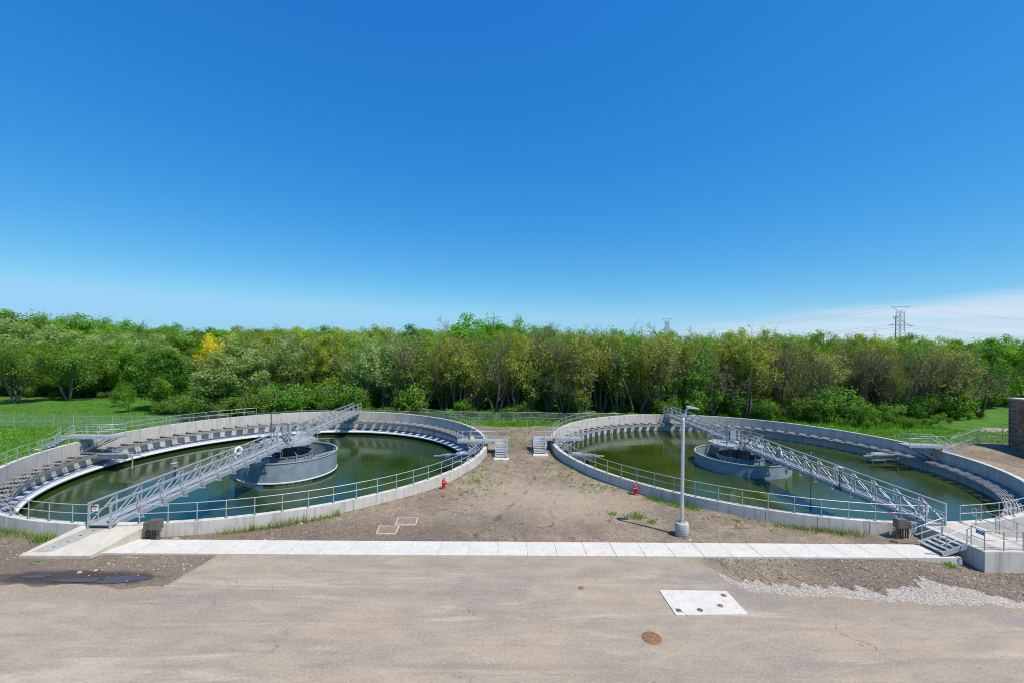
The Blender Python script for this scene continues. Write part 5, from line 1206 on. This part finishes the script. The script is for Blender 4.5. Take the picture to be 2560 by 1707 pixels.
# ------------------------------------------------------------------ stones and clods
def stone_mesh(seed, mat):
    rs = random.Random(seed); n = 6; v = []; 
    v.append((0, 0, .42))
    for zl, rr in ((.22, .42), (-.12, .5)):
        for i in range(n): a = 2 * PI * i / n + rs.uniform(-.3, .3); v.append((rr * rs.uniform(.7, 1.2) * math.cos(a), rr * rs.uniform(.7, 1.2) * math.sin(a), zl + rs.uniform(-.08, .08)))
    f = [(0, 1 + i, 1 + (i + 1) % n) for i in range(n)] + [(1 + i, 7 + i, 7 + (i + 1) % n, 1 + (i + 1) % n) for i in range(n)] + [tuple(range(12, 6, -1))]
    return v, f
def pebbles(name, XY, smin, smax, mat, seed):
    gg = np.random.default_rng(seed); v, f = stone_mesh(seed, mat); v = np.array(v); XY = np.asarray(XY); z = height(XY[:, 0], XY[:, 1]); Vs = []; Ts = []
    tri = []
    for q in f:
        for i in range(1, len(q) - 1): tri.append((q[0], q[i], q[i + 1]))
    tri = np.array(tri); N = len(XY); s = smin * (smax / smin) ** (gg.uniform(0, 1, N) ** 2.2); a = gg.uniform(0, 2 * PI, N); fl = gg.uniform(.45, .9, N)
    cx_, sx_ = np.cos(a), np.sin(a)
    VV = np.stack([(v[None, :, 0] * cx_[:, None] - v[None, :, 1] * sx_[:, None]) * s[:, None] + XY[:, :1], (v[None, :, 0] * sx_[:, None] + v[None, :, 1] * cx_[:, None]) * s[:, None] + XY[:, 1:2], v[None, :, 2] * (s * fl)[:, None] + z[:, None] + .004], -1)
    TT_ = (tri[None] + (np.arange(N) * len(v))[:, None, None]).reshape(-1, 3); me = bpy.data.meshes.new(name); np_mesh(me, VV.reshape(-1, 3), TT_); me.materials.append(MATS[mat]); return stuff(link(name, me))
def dirt_xy(n, x0, x1, y0, y1):
    q = np.stack([g.uniform(x0, x1, n), g.uniform(y0, y1, n)], -1); q = q[(np.hypot(q[:, 0] - TL.x, q[:, 1] - TL.y) > 21.8) & (np.hypot(q[:, 0] - TR.x, q[:, 1] - TR.y) > 21.8)]
    ed = np.interp(q[:, 0], rx, edge); q = q[(q[:, 1] > ed + .05) & ~((q[:, 1] > SW_Y0 - .05) & (q[:, 1] < SW_Y1 + .05) & (q[:, 0] > -22.3) & (q[:, 0] < 26.3))]
    q = q[~((q[:, 0] > LX0) & (q[:, 1] < LY1) & (q[:, 1] > LY0))]
    return q[~((q[:, 0] > rx0b - .1) & (q[:, 0] < rx1 + .1) & (q[:, 1] < yt + .3))]
wet_c = gp(180, 1445)
near = np.concatenate([dirt_xy(7000, -34, 30, 25.2, 42), dirt_xy(3200, 12, 32, 20.4, 24), dirt_xy(2600, -36, -13, 20.5, 24)]); near = near[~((np.abs(near[:, 0] - wet_c.x) < 5) & (np.abs(near[:, 1] - wet_c.y) < .75) & (g.uniform(0, 1, len(near)) < .8))]
pebbles('pebbles', near[::2], .03, .13, 'tan_stone', 1); pebbles('pebbles', near[1::4], .03, .15, 'white_stone', 2); pebbles('soil_clods', np.concatenate([near[3::4], dirt_xy(1800, 12, 32, 20.4, 24), dirt_xy(1500, -20, 1, 25.2, 28)]), .03, .13, 'soil_clod', 3)
gvx = g.uniform(gx[2], gx[-2], 5200); gl_ = np.interp(gvx, gx, lo); gu_ = np.interp(gvx, gx, up); gvy = gl_ + (gu_ - gl_) * g.uniform(0, 1, len(gvx)); pebbles('gravel_stones', np.stack([gvx, gvy], -1), .04, .12, 'white_stone', 4)
rdx = np.stack([g.uniform(-22, 26, 900), g.uniform(14, 23.4, 900)], -1); rdx = rdx[rdx[:, 1] < np.interp(rdx[:, 0], rx, edge)]; pebbles('road_grit', rdx, .02, .06, 'white_stone', 6)
def rock(px, py, s, mat, label, seed):
    p = gp(px, py); p.z = hz(p.x, p.y); v, f = stone_mesh(seed, mat); o = link('stone', mesh('stone', [(a * s, b * s * .8, c * s * .8) for a, b, c in v], f, mat), None, Matrix.Translation(p)); tag(o, label, 'stone')
rock(697, 1308, .85, 'white_stone', 'flat white lump of spilled concrete at the foot of the sunlit wall', 41); rock(752, 1309, .35, 'white_stone', 'small white stone at the foot of the sunlit wall', 42)
rock(1498, 1194, .35, 'white_stone', 'white stone by the shaded wall near the hydrant', 43); rock(1515, 1203, .32, 'tan_stone', 'yellowish stone by the shaded wall near the hydrant', 44)
rock(199, 1430, .3, 'tan_stone', 'orange tan stone beside the puddle', 45); rock(238, 1426, .26, 'tan_stone', 'pale tan stone above the puddle', 46); rock(2186, 1362, .3, 'white_stone', 'white stone beside the sidewalk toward the landing', 47)
rock(2236, 1354, .55, 'soil_clod', 'big dark clod of soil near the landing', 48); rock(1725, 1350, .3, 'white_stone', 'white stone beside the lamp post pier', 49)
rock(440, 1347, .45, 'tan_stone', 'pale stone below the bronze electrical boxes', 50)
for k in range(34):
    px = 2455 + (k % 17) * 4 + random.uniform(-2, 2); py = 1046 + (k // 17) * 5 + random.uniform(-2, 2) + (k % 17) * .3; p = gp(px, py, .0); p = Vector((p.x * .93, p.y * .93, 0)); p.z = hz(p.x, p.y); v, f = stone_mesh(60 + k % 5, 'tan_stone'); s = random.uniform(.5, 1.1)
    tag(link('riprap_stone', mesh('riprap_stone', [(a * s, b * s, c * s * .7) for a, b, c in v], f, 'tan_stone'), None, Matrix.Translation(p)), 'tan riprap stone on the slope beyond the fence gate', 'stone', 'riprap stones beyond the gate')
pa, pb_ = gp(1541, 1214), gp(1572, 1219); th = Thing('wood_plank', 'short wooden plank lying in weeds beside the hydrant', 'plank', pa); th.bar('board', pa + Vector((0, 0, .06)), pb_ + Vector((0, 0, .06)), .14, .05, 'wood'); th.bar('cleat', pa.lerp(pb_, .2) + Vector((-.1, .1, .105)), pa.lerp(pb_, .2) + Vector((.1, -.1, .105)), .06, .035, 'wood')
p = gp(85, 1406); th = Thing('hose_loop', 'small green plastic loop lying in the dirt below the ramp', 'hose', p)
th.sweep('hose', [p + Vector((.22 * math.cos(a_), .16 * math.sin(a_), .03)) for a_ in [i * 2 * PI / 16 for i in range(17)]], .018, 'leaf_pale', 6)

# ------------------------------------------------------------------ power line
def pylon(px, Y, pytop, label, arm1, arm2, half, dz):
    b = vp(px, 860, Y); z0 = hz(b.x, Y); zt = vp(px, pytop, Y).z; H = zt - z0; th = Thing('transmission_tower', label, 'transmission tower', (b.x, Y, z0)); c = Vector((b.x, Y, 0))
    k0 = half * 1.9; lv = [z0 + H * u for u in np.linspace(0, .93, 15)]; wd = [k0 + (half - k0) * min(1, u / .75) for u in np.linspace(0, .93, 15)]
    crn = lambda i, a, q: c + Vector((a * wd[i], q * wd[i], lv[i])); r = Y * .00055
    for a, q in ((-1, -1), (1, -1), (1, 1), (-1, 1)): th.sweep('leg', [crn(i, a, q) for i in range(15)], r * 1.25, 'tower_steel', 5)
    for i in range(14):
        for (a, q), (e, h) in (((-1, -1), (1, -1)), ((1, -1), (1, 1)), ((1, 1), (-1, 1)), ((-1, 1), (-1, -1))):
            th.tube('brace', crn(i, a, q), crn(i + 1, e, h), r * .75, 'tower_steel', 4)
            if q == h == -1: th.tube('brace', crn(i, e, h), crn(i + 1, a, q), r * .75, 'tower_steel', 4)
    for s in (-1, 1):
        th.tube('top_arm', c + Vector((s * half, 0, lv[14])), c + Vector((s * arm1, 0, zt)), r, 'tower_steel', 5); th.tube('top_arm', c + Vector((0, 0, zt - H * .01)), c + Vector((s * arm1, 0, zt)), r, 'tower_steel', 5)
        zz_ = zt - dz
        th.tube('cross_arm', c + Vector((0, 0, zz_)), c + Vector((s * arm2 * .72, 0, zz_)), r, 'tower_steel', 5); th.tube('cross_arm', c + Vector((s * half, 0, zz_ + 3.2)), c + Vector((s * arm2 * .72, 0, zz_)), r, 'tower_steel', 5)
        th.tube('insulator', c + Vector((s * arm2 * .6, 0, zz_)), c + Vector((s * arm2, 0, zz_ - .4)), r * 2, 'insulator', 6)
    return c, zt
PYL = pylon(2250, 300, 766, 'tall lattice transmission tower rising over the wood', 6.8, 9.0, 1.55, 13.4)
P2 = pylon(1667, 620, 796, 'small distant lattice tower just above the treetops', 8.0, 9, 2.2, 17)
def wire(a, b, sag, label, r):
    a = Vector(a); b = Vector(b); pts = [a.lerp(b, u) - Vector((0, 0, sag * 4 * u * (1 - u))) for u in np.linspace(0, 1, 26)]
    o0 = pts[0]; v, f = sweep_vf([p - o0 for p in pts], r, 4); tag(link('power_line', mesh('power_line', v, f, 'tower_steel', True), None, Matrix.Translation(o0)), label, 'power line', 'overhead wires of the transmission tower')
c, zt = PYL
for s in (-1, 1):
    wire(c + Vector((s * 6.8, 0, zt)), c + Vector((s * 6.8 - 260, 330, zt + 4)), 17, 'overhead wire running from the tower over the wood', .05)
    wire(c + Vector((s * 9.0, 0, zt - 13.8)), c + Vector((s * 9 - 260, 330, zt - 12)), 14, 'overhead wire running from the tower over the wood', .06)
    wire(c + Vector((s * 6.8, 0, zt)), c + Vector((s * 6.8 + 300, -60, zt - 2)), 12, 'overhead wire leaving the tower past the brick building', .05)
    wire(c + Vector((s * 9.0, 0, zt - 13.8)), c + Vector((s * 9 + 300, -60, zt - 16)), 10, 'overhead wire leaving the tower past the brick building', .06)
b = vp(2239, 860, 292); zt_ = vp(2239, 795, 292).z; th = Thing('antenna_mast', 'antenna mast with white panel cluster beside the lattice tower', 'mast', (b.x, 292, hz(b.x, 292)))
th.tube('mast', (b.x, 292, hz(b.x, 292)), (b.x, 292, zt_), .28, 'tower_steel', 8)
for k in range(6):
    a = 2 * PI * k / 6; th.box('antenna_panel', (b.x + 1.1 * math.cos(a), 292 + 1.1 * math.sin(a), zt_ + .3), (.35, .35, 2.0), 'white_paint', a)
th.tube('antenna_frame', (b.x - 1.1, 292, zt_ - .2), (b.x + 1.1, 292, zt_ - .2), .1, 'tower_steel', 6)
b = vp(2059, 860, 118); zt_ = vp(2059, 836, 118).z; th = Thing('utility_pole', 'dark wooden utility pole top among the bare trees', 'pole', (b.x, 118, hz(b.x, 118))); th.lathe('pole', [(.2, 0), (.15, zt_ - hz(b.x, 118))], (b.x, 118, hz(b.x, 118)), 'bark_pole', 10); th.bar('cross_arm', (b.x - .9, 118, zt_ - .8), (b.x + .9, 118, zt_ - .8), .12, .12, 'bark_pole')

# birds
def bird(px, py, Y, s, label):
    p = vp(px, py, Y); v = [(0, -.5, 0), (.10, 0, .03), (0, .6, 0), (-.10, 0, .03), (0, 0, -.09), (.55, .05, .28), (1.15, -.2, .12), (.5, -.22, .2), (-.55, .05, .28), (-1.15, -.2, .12), (-.5, -.22, .2)]
    f = [(0, 1, 2, 3), (0, 4, 1), (1, 4, 2), (2, 4, 3), (3, 4, 0), (1, 5, 7), (5, 6, 7), (3, 10, 8), (8, 10, 9)]
    tag(link('bird', mesh('bird', [(a * s, b_ * s, c_ * s) for a, b_, c_ in v], f, 'dark_metal'), None, Matrix.Translation(p) @ Matrix.Rotation(.5, 4, 'Z')), label, 'bird')
bird(658, 678, 90, .42, 'dark bird gliding with wings spread in the open sky'); bird(2533, 741, 160, .35, 'tiny dark bird in the sky near the thin cloud')
